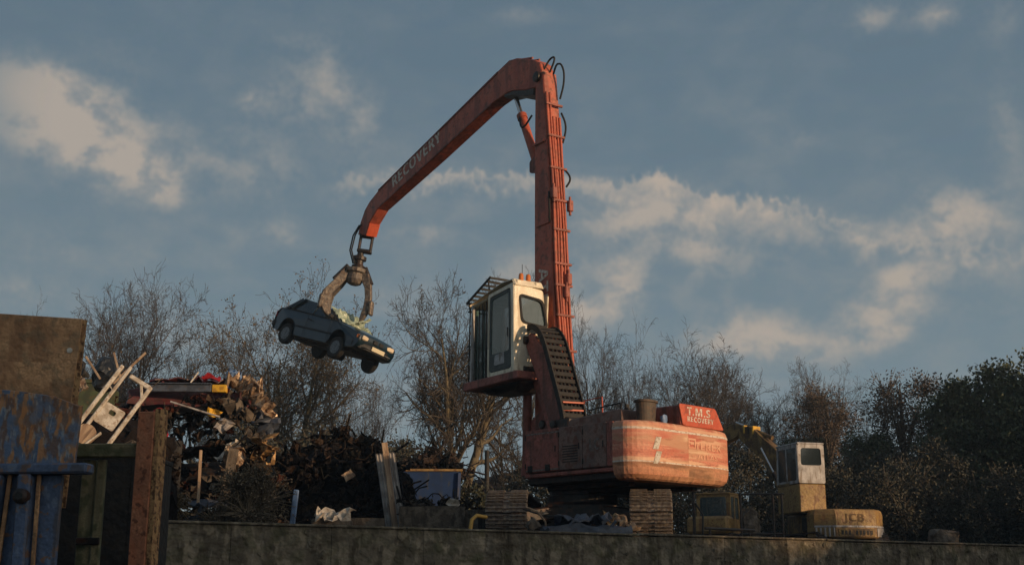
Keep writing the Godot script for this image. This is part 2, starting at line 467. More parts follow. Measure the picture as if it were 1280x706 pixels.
# ---------------------------------------------------------------- sky
const CLOUDS := [[4.59, 17.05, 2.57, 1.29, 0.7], [8.0, 16.94, 2.39, 1.18, 0.75], [12.08, 16.53, 2.21, 0.81, 0.7], [15.3, 15.71, 1.84, 0.59, 0.6], [3.08, 18.24, 1.47, 0.51, 0.6], [-1.54, 18.7, 2.21, 0.44, 0.6], [-6.16, 18.75, 1.84, 0.4, 0.6], [9.07, 15.52, 1.84, 0.92, 0.4], [2.28, 14.59, 2.21, 0.74, 0.4], [-3.82, 16.22, 2.21, 0.37, 0.45], [16.68, 15.25, 2.21, 0.51, 0.6], [-9.0, 23.07, 1.1, 1.84, 0.3], [-14.82, 19.47, 2.21, 1.47, 0.25], [17.06, 10.82, 1.84, 0.81, 0.4], [18.64, 13.52, 2.21, 0.51, 0.35], [-21.99, 20.61, 3.49, 1.65, 0.95], [-19.79, 19.16, 2.76, 1.65, 0.9], [-17.42, 18.01, 1.84, 1.03, 0.7], [-23.38, 20.92, 2.21, 1.47, 0.9], [-16.1, 17.07, 1.1, 0.59, 0.5], [-11.98, 21.6, 1.25, 0.62, 0.8], [-9.91, 21.95, 2.21, 1.65, 0.28], [-7.38, 21.01, 1.29, 1.84, 0.45], [-11.81, 18.44, 2.76, 2.02, 0.45], [-10.93, 15.62, 1.03, 0.81, 0.5], [-10.58, 24.03, 2.57, 1.1, 0.3], [-17.68, 23.71, 2.57, 1.1, 0.25], [0.4, 25.98, 2.21, 0.55, 0.35], [-21.11, 14.7, 4.41, 1.84, 0.25], [-22.22, 12.36, 2.57, 0.81, 0.5], [-5.26, 12.9, 1.84, 0.92, 0.45], [0.0, 14.05, 1.65, 1.29, 0.5], [5.29, 14.0, 1.18, 1.54, 0.7], [3.38, 12.56, 2.21, 1.1, 0.85], [-3.05, 15.68, 3.31, 0.44, 0.4], [9.05, 14.79, 2.57, 0.74, 0.4], [10.73, 11.29, 2.94, 1.29, 0.9], [16.81, 12.06, 1.76, 1.18, 0.75], [17.93, 13.22, 1.1, 1.1, 0.6], [20.2, 15.89, 2.39, 1.54, 0.75], [21.77, 14.64, 2.21, 1.47, 0.5], [17.4, 24.84, 1.54, 0.81, 0.6], [20.45, 24.51, 0.96, 0.59, 0.85], [23.18, 23.97, 1.1, 0.92, 0.55], [22.98, 19.63, 0.92, 2.39, 0.6], [13.75, 19.91, 1.65, 0.51, 0.4], [12.34, 21.44, 1.47, 0.74, 0.25], [8.56, 21.67, 1.47, 1.1, 0.2], [13.19, 10.3, 2.57, 0.92, 0.6], [21.84, 11.88, 2.57, 1.1, 0.3], [-14.64, 10.94, 4.41, 1.47, 0.35]]
const BAND := [[-9.75, 18.31], [-7.69, 18.77], [-5.78, 18.98], [-3.09, 19.12], [0.0, 19.0], [3.09, 18.75], [5.01, 18.49], [6.93, 18.94], [9.17, 17.98], [11.4, 17.57], [13.58, 17.22], [15.68, 16.14], [17.75, 15.41], [19.8, 15.17], [23.07, 14.5], [34.0, 12.6]]

const SUN := Vector3(0.8498, 0.1305, 0.5106)

func sstep(a: float, b: float, x: float) -> float:
	var t := clampf((x - a) / (b - a), 0.0, 1.0)
	return t * t * (3.0 - 2.0 * t)

func sky_shade(el: float, d: float, warm: float) -> Color:
	# clear air by height, then cloud of density d
	var t := pow(clampf(1.0 - el / 60.0, 0.0, 1.0), 2.2)
	var c := rgb(80, 102, 121).lerp(rgb(132, 149, 155), t)
	var cl := rgb(150, 147, 146).lerp(rgb(184, 170, 157), warm)
	return c.lerp(cl, d)

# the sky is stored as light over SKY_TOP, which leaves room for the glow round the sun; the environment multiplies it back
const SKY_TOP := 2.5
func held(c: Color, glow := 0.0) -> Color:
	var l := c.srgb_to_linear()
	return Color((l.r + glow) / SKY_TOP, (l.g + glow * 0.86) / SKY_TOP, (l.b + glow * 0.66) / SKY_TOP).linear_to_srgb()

func make_sky() -> Sky:
	var f := FastNoiseLite.new()
	f.seed = 4; f.frequency = 0.09; f.fractal_octaves = 5
	var wisp := FastNoiseLite.new()
	wisp.seed = 21; wisp.frequency = 0.33; wisp.fractal_octaves = 6; wisp.fractal_gain = 0.55
	wisp.domain_warp_enabled = true; wisp.domain_warp_amplitude = 1.6; wisp.domain_warp_frequency = 0.3
	var puff := FastNoiseLite.new()
	puff.seed = 8; puff.frequency = 0.55; puff.fractal_octaves = 3
	# the whole dome, coarse: the same broken cloud as in the picture
	var w0 := 512
	var base := Image.create(w0, w0 / 2, false, Image.FORMAT_RGB8)
	for j in w0 / 2:
		var el := 90.0 - (j + 0.5) * 180.0 / (w0 / 2)
		for i in w0:
			var u := (i + 0.5) / w0 * TAU
			var dir := Vector3(sin(u) * cos(deg_to_rad(el)), sin(deg_to_rad(el)), -cos(u) * cos(deg_to_rad(el)))
			var k := 0.0
			if el > -1.0:
				var q := dir / maxf(dir.y + 0.25, 0.2) * 14.0
				k = sstep(0.02, 0.5, f.get_noise_2d(q.x, q.z)) * 0.75
			var px := sky_shade(maxf(el, 0.0), k, 0.55)
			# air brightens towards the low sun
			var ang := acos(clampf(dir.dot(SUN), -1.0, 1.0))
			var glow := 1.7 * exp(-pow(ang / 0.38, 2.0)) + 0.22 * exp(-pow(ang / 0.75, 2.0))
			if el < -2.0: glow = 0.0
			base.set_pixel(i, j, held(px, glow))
	var W := 4096
	base.resize(W, W / 2, Image.INTERPOLATE_CUBIC)
	# the part in view at full resolution
	var half := 300
	var cols := half * 2
	var step := 360.0 / W
	var top := 34.0
	var rows := int(top / step)
	var acc := PackedFloat32Array()
	acc.resize(cols * rows)
	for e in CLOUDS:
		var i0 := maxi(0, int((e[0] - e[2] * 2.2) / step) + half)
		var i1 := mini(cols - 1, int((e[0] + e[2] * 2.2) / step) + half)
		var j0 := maxi(0, int((top - e[1] - e[3] * 2.2) / step))
		var j1 := mini(rows - 1, int((top - e[1] + e[3] * 2.2) / step))
		for j in range(j0, j1 + 1):
			var dy: float = (top - j * step - e[1]) / e[3]
			for i in range(i0, i1 + 1):
				var dx: float = ((i - half) * step - e[0]) / e[2]
				acc[j * cols + i] += exp(-(dx * dx + dy * dy) * 0.9) * e[4]
	var line := PackedFloat32Array()
	var thick := PackedFloat32Array()
	for i in cols:
		var az := (i - half) * step
		var y := -100.0
		for k in BAND.size() - 1:
			if az >= BAND[k][0] and az < BAND[k + 1][0]:
				y = lerpf(BAND[k][1], BAND[k + 1][1], (az - BAND[k][0]) / (BAND[k + 1][0] - BAND[k][0]))
		pass
		line.append(y)
		thick.append(0.45 + 1.9 * sstep(3.0, 6.0, az) * (1.0 - sstep(10.0, 14.5, az)) + 0.4 * sstep(14.0, 17.0, az))
	for j in rows:
		var el := top - j * step
		for i in cols:
			var az := (i - half) * step
			var n1 := wisp.get_noise_2d(az, el * 1.35) * 0.5 + 0.5
			var m := sstep(0.24, 0.72, n1)
			var fine := puff.get_noise_2d(az * 4.5 + 40.0, el * 5.0) * 0.5 + 0.5
			var g := acc[j * cols + i] * 1.15
			var k := 0.92 * sstep(0.0, 1.32, g * (0.48 + 0.75 * m) + (fine - 0.5) * 0.24 * minf(1.0, g * 3.0))
			var veil := sstep(0.25, 0.75, puff.get_noise_2d(az * 0.22 + 7.0, el * 0.3) * 0.8 + 0.5)
			k = maxf(k, (0.03 + 0.20 * m) * veil * (1.0 - 0.5 * sstep(19.0, 24.0, el)) * (0.55 + 0.45 * fine))
			# thin drawn-out streaks, thicker towards the horizon
			var st := wisp.get_noise_2d(az * 0.45 + el * 0.35 + 60.0, el * 1.5 - az * 0.12) * 0.5 + 0.5
			var low := 0.35 + 0.65 * (1.0 - sstep(12.0, 22.0, el))
			k = k + (1.0 - k) * 0.24 * sstep(0.42, 0.80, st) * low * (0.6 + 0.4 * fine)
			var warm := 0.35 + 0.65 * k
			if line[i] > -50.0:
				var lump := (1.0 - absf(puff.get_noise_2d(az * 1.5, el * 1.1)) * 2.2) * 0.55 + (1.0 - absf(puff.get_noise_2d(az * 3.6 + 9.0, el * 2.8)) * 2.2) * 0.22
				var t := line[i] + lump - 0.35 - el
				if t > 0.0:
					var b := sstep(0.0, 0.6, t) * exp(-maxf(t - 0.35, 0.0) / (thick[i] * (0.6 + m))) * (0.80 + 0.30 * m)
					b *= sstep(-9.8, -7.0, az) * (1.0 - 0.5 * sstep(20.0, 25.0, az))
					if b > k:
						k = b; warm = maxf(warm, 0.4 + b * 0.6)
			var s := held(sky_shade(el, minf(k, 1.0) * 0.94, warm))
			# run into the coarse dome at the borders
			var rim := minf(minf(i, cols - 1 - i) / 60.0, j / 50.0)
			if rim < 1.0: s = base.get_pixel((i - half + W) % W, (W / 2) / 2 - rows + j).lerp(s, sstep(0.0, 1.0, rim))
			base.set_pixel((i - half + W) % W, (W / 2) / 2 - rows + j, s)
	var pm := PanoramaSkyMaterial.new()
	pm.panorama = ImageTexture.create_from_image(base)
	var sk := Sky.new()
	sk.sky_material = pm
	return sk

func light_and_camera():
	var cam := Camera3D.new()
	cam.name = "camera"
	cam.position = Vector3(0, 1.6, 0)
	cam.rotation_degrees = Vector3(13.76, 0, 0)
	cam.fov = 25.51
	cam.far = 1500.0
	cam.near = 0.1
	add_child(cam)
	cam.current = true
	var e := Environment.new()
	e.background_mode = Environment.BG_SKY
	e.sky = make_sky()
	e.tonemap_mode = Environment.TONE_MAPPER_LINEAR
	e.tonemap_exposure = 1.0
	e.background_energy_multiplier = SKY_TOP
	e.fog_enabled = true
	e.fog_density = 0.0008
	e.fog_light_color = Color(0.80, 0.88, 0.95)
	e.sdfgi_enabled = true
	e.ssao_enabled = true
	e.ssil_enabled = true
	var we := WorldEnvironment.new()
	we.name = "environment"
	we.environment = e
	add_child(we)
	var sun := DirectionalLight3D.new()
	sun.name = "sun"
	sun.light_energy = 1.15
	sun.light_color = Color(1.0, 0.83, 0.64)
	sun.light_angular_distance = 0.6
	sun.shadow_enabled = true
	add_child(sun)
	sun.look_at_from_position(SUN * 100.0, Vector3.ZERO)

# ---------------------------------------------------------------- ground and wall
const WALL0 := Vector3(-6.37, 0, -15.76)
const ALONG := Vector3(0.8407, 0, -0.5415)
const BEHIND := Vector3(-0.5415, 0, -0.8407)
const DECK := 2.45

func make_ground():
	var g := Geo.new()
	g.quad(Vector3(-300, 0, 120), Vector3(300, 0, 120), Vector3(300, 0, -600), Vector3(-300, 0, -600))
	tag(part(self, "ground", g, M.dirt), "", "", "", "structure")
	# raised yard behind the wall: a gently uneven sheet with a front face
	g = Geo.new()
	var f := FastNoiseLite.new()
	f.seed = 3; f.frequency = 0.12
	var a := WALL0 - ALONG * 60.0 + BEHIND * 0.27
	var nu := 60; var nv := 40
	var pt := func(i: int, j: int) -> Vector3:
		var p := a + ALONG * (i * 3.4) + BEHIND * (pow(float(j) / nv, 2.2) * 260.0)
		return p + Vector3(0, DECK + (f.get_noise_2d(p.x, p.z) * 0.06 - 0.05 if j > 0 else -0.03), 0)
	for i in nu:
		for j in nv:
			g.quad(pt.call(i, j), pt.call(i + 1, j), pt.call(i + 1, j + 1), pt.call(i, j + 1))
	var b := a + ALONG * (3.4 * nu)
	g.quad(a, b, b + Vector3(0, DECK - 0.03, 0), a + Vector3(0, DECK - 0.03, 0))
	tag(part(self, "yard_ground", g, M.dirt), "", "", "", "structure")
	# wooded bank behind the yard on the right
	g = Geo.new()
	var bp := func(i: int, j: int) -> Vector3:
		var x := 6.0 + i * 2.5
		var z := -41.0 - j * 2.2
		var h := 5.2 * sstep(0.0, 11.0, j) * sstep(0.0, 5.0, i)
		return Vector3(x, DECK - 0.06 + h * (1.0 + f.get_noise_2d(x * 1.5, z * 1.5) * 0.5) + f.get_noise_2d(x * 7.0, z * 7.0) * 0.3 * minf(h, 1.0), z)
	for i in 30:
		for j in 20:
			g.quad(bp.call(i, j), bp.call(i + 1, j), bp.call(i + 1, j + 1), bp.call(i, j + 1))
	tag(part(self, "bank_terrain", g, M.bank), "", "", "", "structure")

func make_wall():
	var t := thing("retaining_wall", "long stained concrete retaining wall holding up the raised yard", "wall", WALL0, 0.0)
	var ang := atan2(0.5415, 0.8407)
	t.rotation.y = ang
	var kinds := []
	for k in 4:
		var g := Geo.new()
		g.box(Vector3(0.75, 0.0, -0.125), Vector3(1.496, 2.44, 0.25), 0.004)
		kinds.append(g.mesh())
	for i in 44:
		var o := MeshInstance3D.new()
		o.mesh = kinds[i % 4]
		o.mesh.surface_set_material(0, M.concrete)
		o.name = "panel"
		o.position = Vector3(-7.5 + i * 1.5, 1.22 + rng.randf_range(-0.007, 0.007), rng.randf_range(-0.005, 0.005))
		o.rotation.z = rng.randf_range(-0.002, 0.002)
		t.add_child(o, true)
	# worn cap strip along the top, in lengths
	for i in 15:
		var g := Geo.new()
		g.box(Vector3(2.2, 0, -0.12), Vector3(4.38, 0.035, 0.31), 0.008)
		var o := part(t, "cap_strip", g, M.concrete)
		o.position = Vector3(-7.5 + i * 4.4, 2.465 + rng.randf_range(-0.006, 0.006), 0.0)
	# broken spalls and stains of render standing proud of the face
	var s := Geo.new()
	for k in 240:
		var x := rng.randf_range(1.0, 32.0)
		var y := rng.randf_range(1.5, 2.38)
		var w := rng.randf_range(0.02, 0.09)
		s.xf = Transform3D(Basis(Vector3(0, 0, 1), rng.randf() * TAU), Vector3(x, y, 0.010))
		s.lump(Vector3(w, w * rng.randf_range(0.4, 1.6), 0.02), 2, 0.012, k, 9.0, 0.6)
	var sp := part(t, "render_crumbs", s, M.concrete)
	sp.set_meta("kind", "stuff")

# ---------------------------------------------------------------- trees
class Wood:
	var v := PackedVector3Array()
	var n := PackedVector3Array()
	var c := PackedColorArray()
	var ix := PackedInt32Array()
	func limb(pts: PackedVector3Array, rad: PackedFloat32Array, sides: int, col: Color):
		var t := (pts[1] - pts[0]).normalized()
		var u := t.cross(Vector3.UP if absf(t.y) < 0.9 else Vector3.RIGHT).normalized()
		var k := v.size()
		var m := pts.size()
		for i in m:
			if i > 0: t = (pts[i] - pts[i - 1]).normalized()
			u = (u - t * u.dot(t)).normalized()
			var w := t.cross(u)
			for j in sides:
				var g := TAU * j / sides
				var d := u * cos(g) + w * sin(g)
				v.append(pts[i] + d * rad[i]); n.append(d); c.append(col)
		for i in m - 1:
			for j in sides:
				var a := k + i * sides + j
				var b := k + i * sides + (j + 1) % sides
				ix.append(a); ix.append(b + sides); ix.append(b); ix.append(a); ix.append(a + sides); ix.append(b + sides)
	func leaf(p: Vector3, a: Vector3, b: Vector3, col: Color):
		var k := v.size()
		var nn := a.cross(b).normalized()
		v.append(p - a); v.append(p + b); v.append(p + a); v.append(p - b)
		for i in 4:
			n.append(nn); c.append(col)
		ix.append(k); ix.append(k + 1); ix.append(k + 2); ix.append(k); ix.append(k + 2); ix.append(k + 3)
	func mesh() -> ArrayMesh:
		var arr := []
		arr.resize(Mesh.ARRAY_MAX)
		arr[Mesh.ARRAY_VERTEX] = v; arr[Mesh.ARRAY_NORMAL] = n; arr[Mesh.ARRAY_COLOR] = c; arr[Mesh.ARRAY_INDEX] = ix
		var m := ArrayMesh.new()
		m.add_surface_from_arrays(Mesh.PRIMITIVE_TRIANGLES, arr)
		return m

# o: stems, spread, up, counts, leaves, bark, leaf_col, twig
func bare_tree(called: String, label: String, at: Vector3, high: float, wide: float, seed: int, o: Dictionary, group := "") -> Node3D:
	var r := RandomNumberGenerator.new()
	r.seed = seed
	var stems: int = o.get("stems", 2)
	var cnt: Array = o.get("counts", [13, 8, 6, 3])
	var lean: float = o.get("lean", 0.25)
	var up: float = o.get("up", 0.05)
	var bark: Color = o.get("bark", Color(0.085, 0.068, 0.052))
	var twig: Color = o.get("twig", Color(0.068, 0.055, 0.046))
	var fork: float = o.get("fork", 0.12)      # height where stems part, share of the tree
	var thick: float = o.get("thick", 0.024)
	var trunk := Wood.new()
	var crown := Wood.new()
	var tips: Array = []
	var H := 10.0
	var todo: Array = []   # [point, direction, length, radius, level]
	var r0 := H * thick
	var base := Vector3.ZERO
	var fp := Vector3(r.randf_range(-0.1, 0.1), H * fork, r.randf_range(-0.1, 0.1))
	if fork > 0.03:
		var rb := r0 * (1.5 if stems > 1 else 1.1)
		trunk.limb(PackedVector3Array([base + Vector3(0, -0.3, 0), base + Vector3(0, 0.15, 0), fp * 0.5, fp, fp + Vector3(0, 0.15, 0)]), PackedFloat32Array([rb * 1.7, rb * 1.25, rb * 1.05, rb, rb * 0.6]), 8, bark)
	for k in stems:
		var a := TAU * k / stems + r.randf_range(-0.5, 0.5)
		var s := lean * r.randf_range(0.6, 1.3) * (1.0 if stems > 1 else 0.3)
		var st := fp if fork > 0.03 else Vector3(cos(a), 0, sin(a)) * 0.25
		todo.append([st, Vector3(cos(a) * s, 1.0, sin(a) * s).normalized(), H * (1.0 - fork) * r.randf_range(0.68, 0.85), r0 * (1.0 if k == 0 else r.randf_range(0.65, 0.9)), 0])
	var segs := [8, 6, 4, 3, 2]
	var wob := [0.13, 0.22, 0.28, 0.34, 0.40]
	var sides := [7, 5, 3, 3, 3]
	var taper := [0.86, 0.8, 0.7, 0.6, 0.4]
	var rmin: float = o.get("rmin", 0.0078)
	var ratio := [0.52, 0.56, 0.55, 0.5]
	var depth := cnt.size()
	while not todo.is_empty():
		var b = todo.pop_back()
		var lv: int = b[4]
		var m: int = segs[lv]
		var p: Vector3 = b[0]
		var d: Vector3 = b[1]
		var len: float = b[2]
		var pts := PackedVector3Array([p])
		var rad := PackedFloat32Array([b[3]])
		var dirs := [d]
		for i in m:
			d = (d + Vector3(r.randf_range(-1, 1), r.randf_range(-1, 1), r.randf_range(-1, 1)) * wob[lv] + Vector3.UP * up).normalized()
			p += d * (len / m)
			pts.append(p)
			rad.append(maxf(b[3] * (1.0 - taper[lv] * (i + 1.0) / m), rmin * 0.7))
			dirs.append(d)
		var sh := r.randf_range(0.8, 1.2)
		if lv == 0: trunk.limb(pts, rad, 7, bark * sh)
		else: crown.limb(pts, rad, sides[lv], (bark.lerp(twig, minf(1.0, lv * 0.4))) * sh)
		if lv < depth:
			var nc: int = cnt[lv]
			var t0 := 0.22 if lv == 0 else 0.15
			for k in nc:
				var t := t0 + (1.0 - t0) * (k + r.randf()) / nc
				var fi := t * m
				var i := mini(int(fi), m - 1)
				var q := pts[i].lerp(pts[i + 1], fi - i)
				var dd: Vector3 = dirs[i]
				var az := r.randf() * TAU
				var side := dd.cross(Vector3(cos(az), 0.3, sin(az))).normalized()
				var an := r.randf_range(0.6, 1.2) if lv < 2 else r.randf_range(0.4, 1.1)
				var cd := (dd * cos(an) + side * sin(an)).normalized()
				var cl: float = len * ratio[lv] * (1.0 - 0.28 * t) * r.randf_range(0.65, 1.25)
				var cr := maxf(lerpf(rad[i], rad[i + 1], fi - i) * r.randf_range(0.52, 0.70), rmin)
				todo.append([q, cd, cl, cr, lv + 1])
		if lv >= depth - 1: tips.append(p)
	var nl: int = o.get("leaves", 0)
	var lc: Color = o.get("leaf_col", Color(0.12, 0.08, 0.035))
	var ls: float = o.get("leaf_size", 0.05)
	for k in nl:
		var p: Vector3 = tips[r.randi() % tips.size()] + Vector3(r.randf_range(-1, 1), r.randf_range(-1, 1), r.randf_range(-1, 1)) * 0.14
		var a := Vector3(r.randf_range(-1, 1), r.randf_range(-1, 1), r.randf_range(-1, 1)).normalized() * ls * r.randf_range(0.6, 1.3)
		var bb := a.cross(Vector3(r.randf_range(-1, 1), r.randf_range(-1, 1), r.randf_range(-1, 1)).normalized()).normalized() * ls * 0.6
		crown.leaf(p, a, bb, lc * r.randf_range(0.6, 1.4))
	# fit to the wanted height and width
	var lo := Vector3.INF; var hi := -Vector3.INF
	for p in crown.v:
		lo = lo.min(p); hi = hi.max(p)
	var sy := high * 1.07 / hi.y
	var sx := wide / maxf(hi.x - lo.x, 0.1)
	sx = clampf(sx, sy * 0.5, sy * 1.9)
	var root := thing(called, label, "bush" if called.ends_with("bush") else "tree", at, 0.0, group)
	for pair in [["trunk", trunk], ["crown", crown]]:
		var me := MeshInstance3D.new()
		var wd: Wood = pair[1]
		if wd.v.is_empty(): continue
		for i in wd.v.size(): wd.v[i] = Vector3(wd.v[i].x * sx, wd.v[i].y * sy, wd.v[i].z * sx)
		me.mesh = wd.mesh()
		me.mesh.surface_set_material(0, M.twig)
		me.name = pair[0]
		root.add_child(me, true)
	return root

# evergreen or ivy-clad: clumps of small leaves in a lobed crown round real limbs
func leafy_tree(called: String, label: String, at: Vector3, high: float, wide: float, seed: int, o: Dictionary, group := "") -> Node3D:
	var r := RandomNumberGenerator.new()
	r.seed = seed
	var root := thing(called, label, "bush" if called.ends_with("bush") else "tree", at, 0.0, group)
	var bark: Color = o.get("bark", Color(0.07, 0.06, 0.045))
	var lc: Color = o.get("leaf_col", Color(0.035, 0.05, 0.022))
	var lc2: Color = o.get("leaf_col2", lc * 1.6)
	var ls: float = o.get("leaf_size", 0.085)
	var low: float = o.get("low", 0.05)
	var trunk := Wood.new()
	var crown := Wood.new()
	trunk.limb(PackedVector3Array([Vector3(0, -0.3, 0), Vector3(0.05, high * 0.3, 0), Vector3(-0.05, high * 0.65, 0.1), Vector3(0, high * 0.9, 0)]), PackedFloat32Array([high * 0.03, high * 0.022, high * 0.014, 0.02]), 7, bark)
	var lobes := []
	for k in int(o.get("lobes", 11)):
		var t: float = low + (1.0 - low) * (k + r.randf()) / float(o.get("lobes", 11))
		var a := k * 2.4 + r.randf()
		var env := sqrt(maxf(0.05, 1.0 - pow(absf(t - 0.42) / 0.62, 2.0)))
		var d := wide * 0.5 * env * r.randf_range(0.25, 0.75)
		lobes.append([Vector3(cos(a) * d, t * high * 0.92, sin(a) * d), wide * r.randf_range(0.17, 0.30) * (0.55 + 0.45 * env)])
	for l in lobes:
		var s := Vector3(0, l[0].y * 0.55, 0)
		trunk.limb(PackedVector3Array([s, s.lerp(l[0], 0.5) + Vector3(0, 0.2, 0), l[0]]), PackedFloat32Array([high * 0.011, high * 0.007, 0.012]), 5, bark)
		for k in int(o.get("sprays", 9)):
			var dd := Vector3(r.randfn(), r.randfn() + 0.5, r.randfn()).normalized()
			var e: Vector3 = l[0] + dd * l[1] * r.randf_range(0.9, 1.35)
			crown.limb(PackedVector3Array([l[0], l[0].lerp(e, 0.55) + Vector3(r.randf_range(-0.1, 0.1), 0.05, r.randf_range(-0.1, 0.1)), e]), PackedFloat32Array([0.018, 0.012, 0.006]), 3, bark)
	var per: int = int(o.get("leaves", 14000) / lobes.size())
	for l in lobes:
		var done := 0
		while done < per:
			# a clump on or near the lobe's surface
			var dd := Vector3(r.randfn(), r.randfn(), r.randfn()).normalized()
			var cc: Vector3 = l[0] + dd * l[1] * pow(r.randf(), 0.4) * r.randf_range(0.75, 1.18)
			cc.y = maxf(cc.y, 0.05)
			var hue := lc.lerp(lc2, pow(r.randf(), 1.8))
			var size := r.randf_range(0.10, 0.26) * minf(1.0, wide / 3.0)
			for q in 18:
				var p := cc + Vector3(r.randfn(), r.randfn() * 0.8, r.randfn()) * size
				var a := (dd * 0.5 + Vector3(r.randf_range(-1, 1), r.randf_range(-1, 1), r.randf_range(-1, 1))).normalized() * ls * r.randf_range(0.6, 1.2)
				var bb := a.cross(Vector3(r.randf_range(-1, 1), r.randf_range(-1, 1), r.randf_range(-1, 1))).normalized() * ls * 0.55
				crown.leaf(p, a, bb, hue * r.randf_range(0.75, 1.25))
			done += 18
	for pair in [["trunk", trunk, M.twig], ["crown", crown, M.leaf]]:
		var me := MeshInstance3D.new()
		me.mesh = pair[1].mesh()
		me.mesh.surface_set_material(0, pair[2])
		me.name = pair[0]
		root.add_child(me, true)
	return root

func copy(o: Node3D, at: Vector3, turn: float, scale: float, label: String, group := "") -> Node3D:
	var c: Node3D = o.duplicate()
	c.name = numbered(String(o.name).rstrip("0123456789").rstrip("_"))
	add_child(c)
	c.position = at
	c.rotation.y = turn
	c.scale = Vector3.ONE * scale
	c.set_meta("label", label)
	if group: c.set_meta("group", group)
	return c

func make_trees():
	var y := DECK - 0.1
	var olive := Color(0.105, 0.085, 0.045)
	var brown := Color(0.12, 0.095, 0.075)
	# behind the scrap heap
	bare_tree("bare_tree", "tall bare tree with upright limbs behind the white metal frame", Vector3(-18.6, y, -60), 14.2, 7.6, 31, {"stems": 3, "lean": 0.34, "fork": 0.05, "counts": [14, 10, 7, 3], "up": 0.06, "twig": Color(0.068, 0.055, 0.050), "leaves": 300})
	bare_tree("bare_tree", "slim bare tree between the tall tree and the leafy-twigged tree", Vector3(-14.4, y, -58), 13.0, 6.2, 32, {"stems": 2, "lean": 0.36, "fork": 0.1, "counts": [13, 9, 6, 3], "leaves": 700, "leaf_col": Color(0.13, 0.085, 0.04)})
	bare_tree("bare_tree", "wide tree with last brown leaves behind the hanging car", Vector3(-9.4, y, -52), 12.7, 9.4, 33, {"stems": 3, "lean": 0.38, "fork": 0.06, "counts": [15, 10, 7, 3], "up": 0.07, "bark": olive, "twig": Color(0.08, 0.062, 0.042), "leaves": 7000, "leaf_col": Color(0.15, 0.105, 0.05), "leaf_size": 0.05})
	bare_tree("bare_tree", "low twiggy tree under the hanging car", Vector3(-6.6, y, -55), 8.6, 5.2, 34, {"stems": 4, "lean": 0.5, "fork": 0.0, "counts": [13, 9, 6, 3], "leaves": 900, "bark": olive, "leaf_col": Color(0.12, 0.085, 0.045)})
	bare_tree("bare_tree", "distant bare tree top above the rusty plate", Vector3(-26.2, y, -65), 14.3, 5.0, 35, {"stems": 2, "counts": [13, 9, 6, 3], "up": 0.06, "lean": 0.4})
	bare_tree("bare_tree", "thin bare tree half hidden behind the scrap heap", Vector3(-12.2, y, -62), 10.5, 5.5, 36, {"stems": 3, "lean": 0.45, "fork": 0.05, "counts": [13, 9, 6, 3], "leaves": 700, "bark": olive})
	# behind the cab
	bare_tree("bare_tree", "large bare tree with twin pale trunks left of the cab", Vector3(-2.0, y, -45), 10.7, 7.0, 37, {"stems": 3, "lean": 0.42, "fork": 0.16, "counts": [16, 11, 7, 3], "up": 0.04, "thick": 0.024, "bark": Color(0.17, 0.14, 0.085), "leaves": 500})
	bare_tree("bare_tree", "smaller bare tree with dark trunk below the cab", Vector3(0.0, y, -50), 8.8, 4.4, 38, {"stems": 2, "lean": 0.3, "fork": 0.2, "counts": [13, 9, 6, 3], "bark": Color(0.10, 0.09, 0.06), "leaves": 300})
	# right of the boom
	bare_tree("bare_tree", "bare feathery tree close beside the boom", Vector3(3.9, y, -55), 11.6, 5.0, 39, {"stems": 3, "lean": 0.3, "fork": 0.06, "counts": [13, 9, 6, 3], "up": 0.07, "twig": Color(0.07, 0.058, 0.052)})
	bare_tree("bare_tree", "bare feathery tree above the engine hood", Vector3(6.3, y, -58), 11.5, 5.6, 40, {"stems": 3, "lean": 0.34, "fork": 0.05, "counts": [13, 9, 6, 3], "up": 0.07, "twig": Color(0.07, 0.058, 0.052)})
	bare_tree("bare_tree", "broad dark bare tree behind the red counterweight", Vector3(8.3, y, -52), 10.2, 6.6, 41, {"stems": 3, "lean": 0.34, "fork": 0.1, "counts": [15, 11, 7, 3], "up": 0.08, "leaves": 500, "bark": Color(0.10, 0.085, 0.065)})
	bare_tree("bare_tree", "low dark bare tree over the yellow boom", Vector3(11.4, y + 1.5, -56), 6.4, 5.0, 42, {"stems": 4, "lean": 0.45, "fork": 0.04, "counts": [13, 9, 6, 3], "bark": Color(0.08, 0.07, 0.055), "twig": Color(0.075, 0.06, 0.05)})
	bare_tree("bare_tree", "round-topped bare tree above the yellow excavator cab", Vector3(14.8, y + 3.0, -60), 6.9, 5.4, 43, {"stems": 4, "lean": 0.4, "fork": 0.05, "counts": [13, 9, 6, 3], "bark": Color(0.08, 0.07, 0.055), "twig": Color(0.09, 0.065, 0.05)})
	bare_tree("bare_tree", "thin bare sapling between the round-topped tree and the russet tree", Vector3(15.3, y + 1.2, -52), 5.6, 3.2, 44, {"stems": 3, "lean": 0.3, "fork": 0.05, "counts": [12, 8, 6, 3], "bark": Color(0.08, 0.07, 0.055)})
	var dark := {"leaves": 30000, "leaf_col": Color(0.035, 0.05, 0.026), "leaf_col2": Color(0.09, 0.105, 0.05), "lobes": 18, "sprays": 22}
	var ever := leafy_tree("evergreen_tree", "dark evergreen tree standing tallest at the right edge", Vector3(18.6, y, -46), 7.7, 5.0, 51, dark)
	leafy_tree("evergreen_tree", "dark evergreen tree partly cut by the right picture edge", Vector3(21.6, y, -47), 7.7, 5.2, 52, dark)
	var russet := leafy_tree("russet_tree", "dense russet brown tree left of the tallest evergreen", Vector3(15.7, y + 0.6, -50), 7.4, 4.8, 53, {"leaves": 15000, "leaf_col": Color(0.05, 0.038, 0.026), "leaf_col2": Color(0.11, 0.07, 0.045), "lobes": 14, "leaf_size": 0.06, "sprays": 34, "bark": Color(0.10, 0.075, 0.055)})
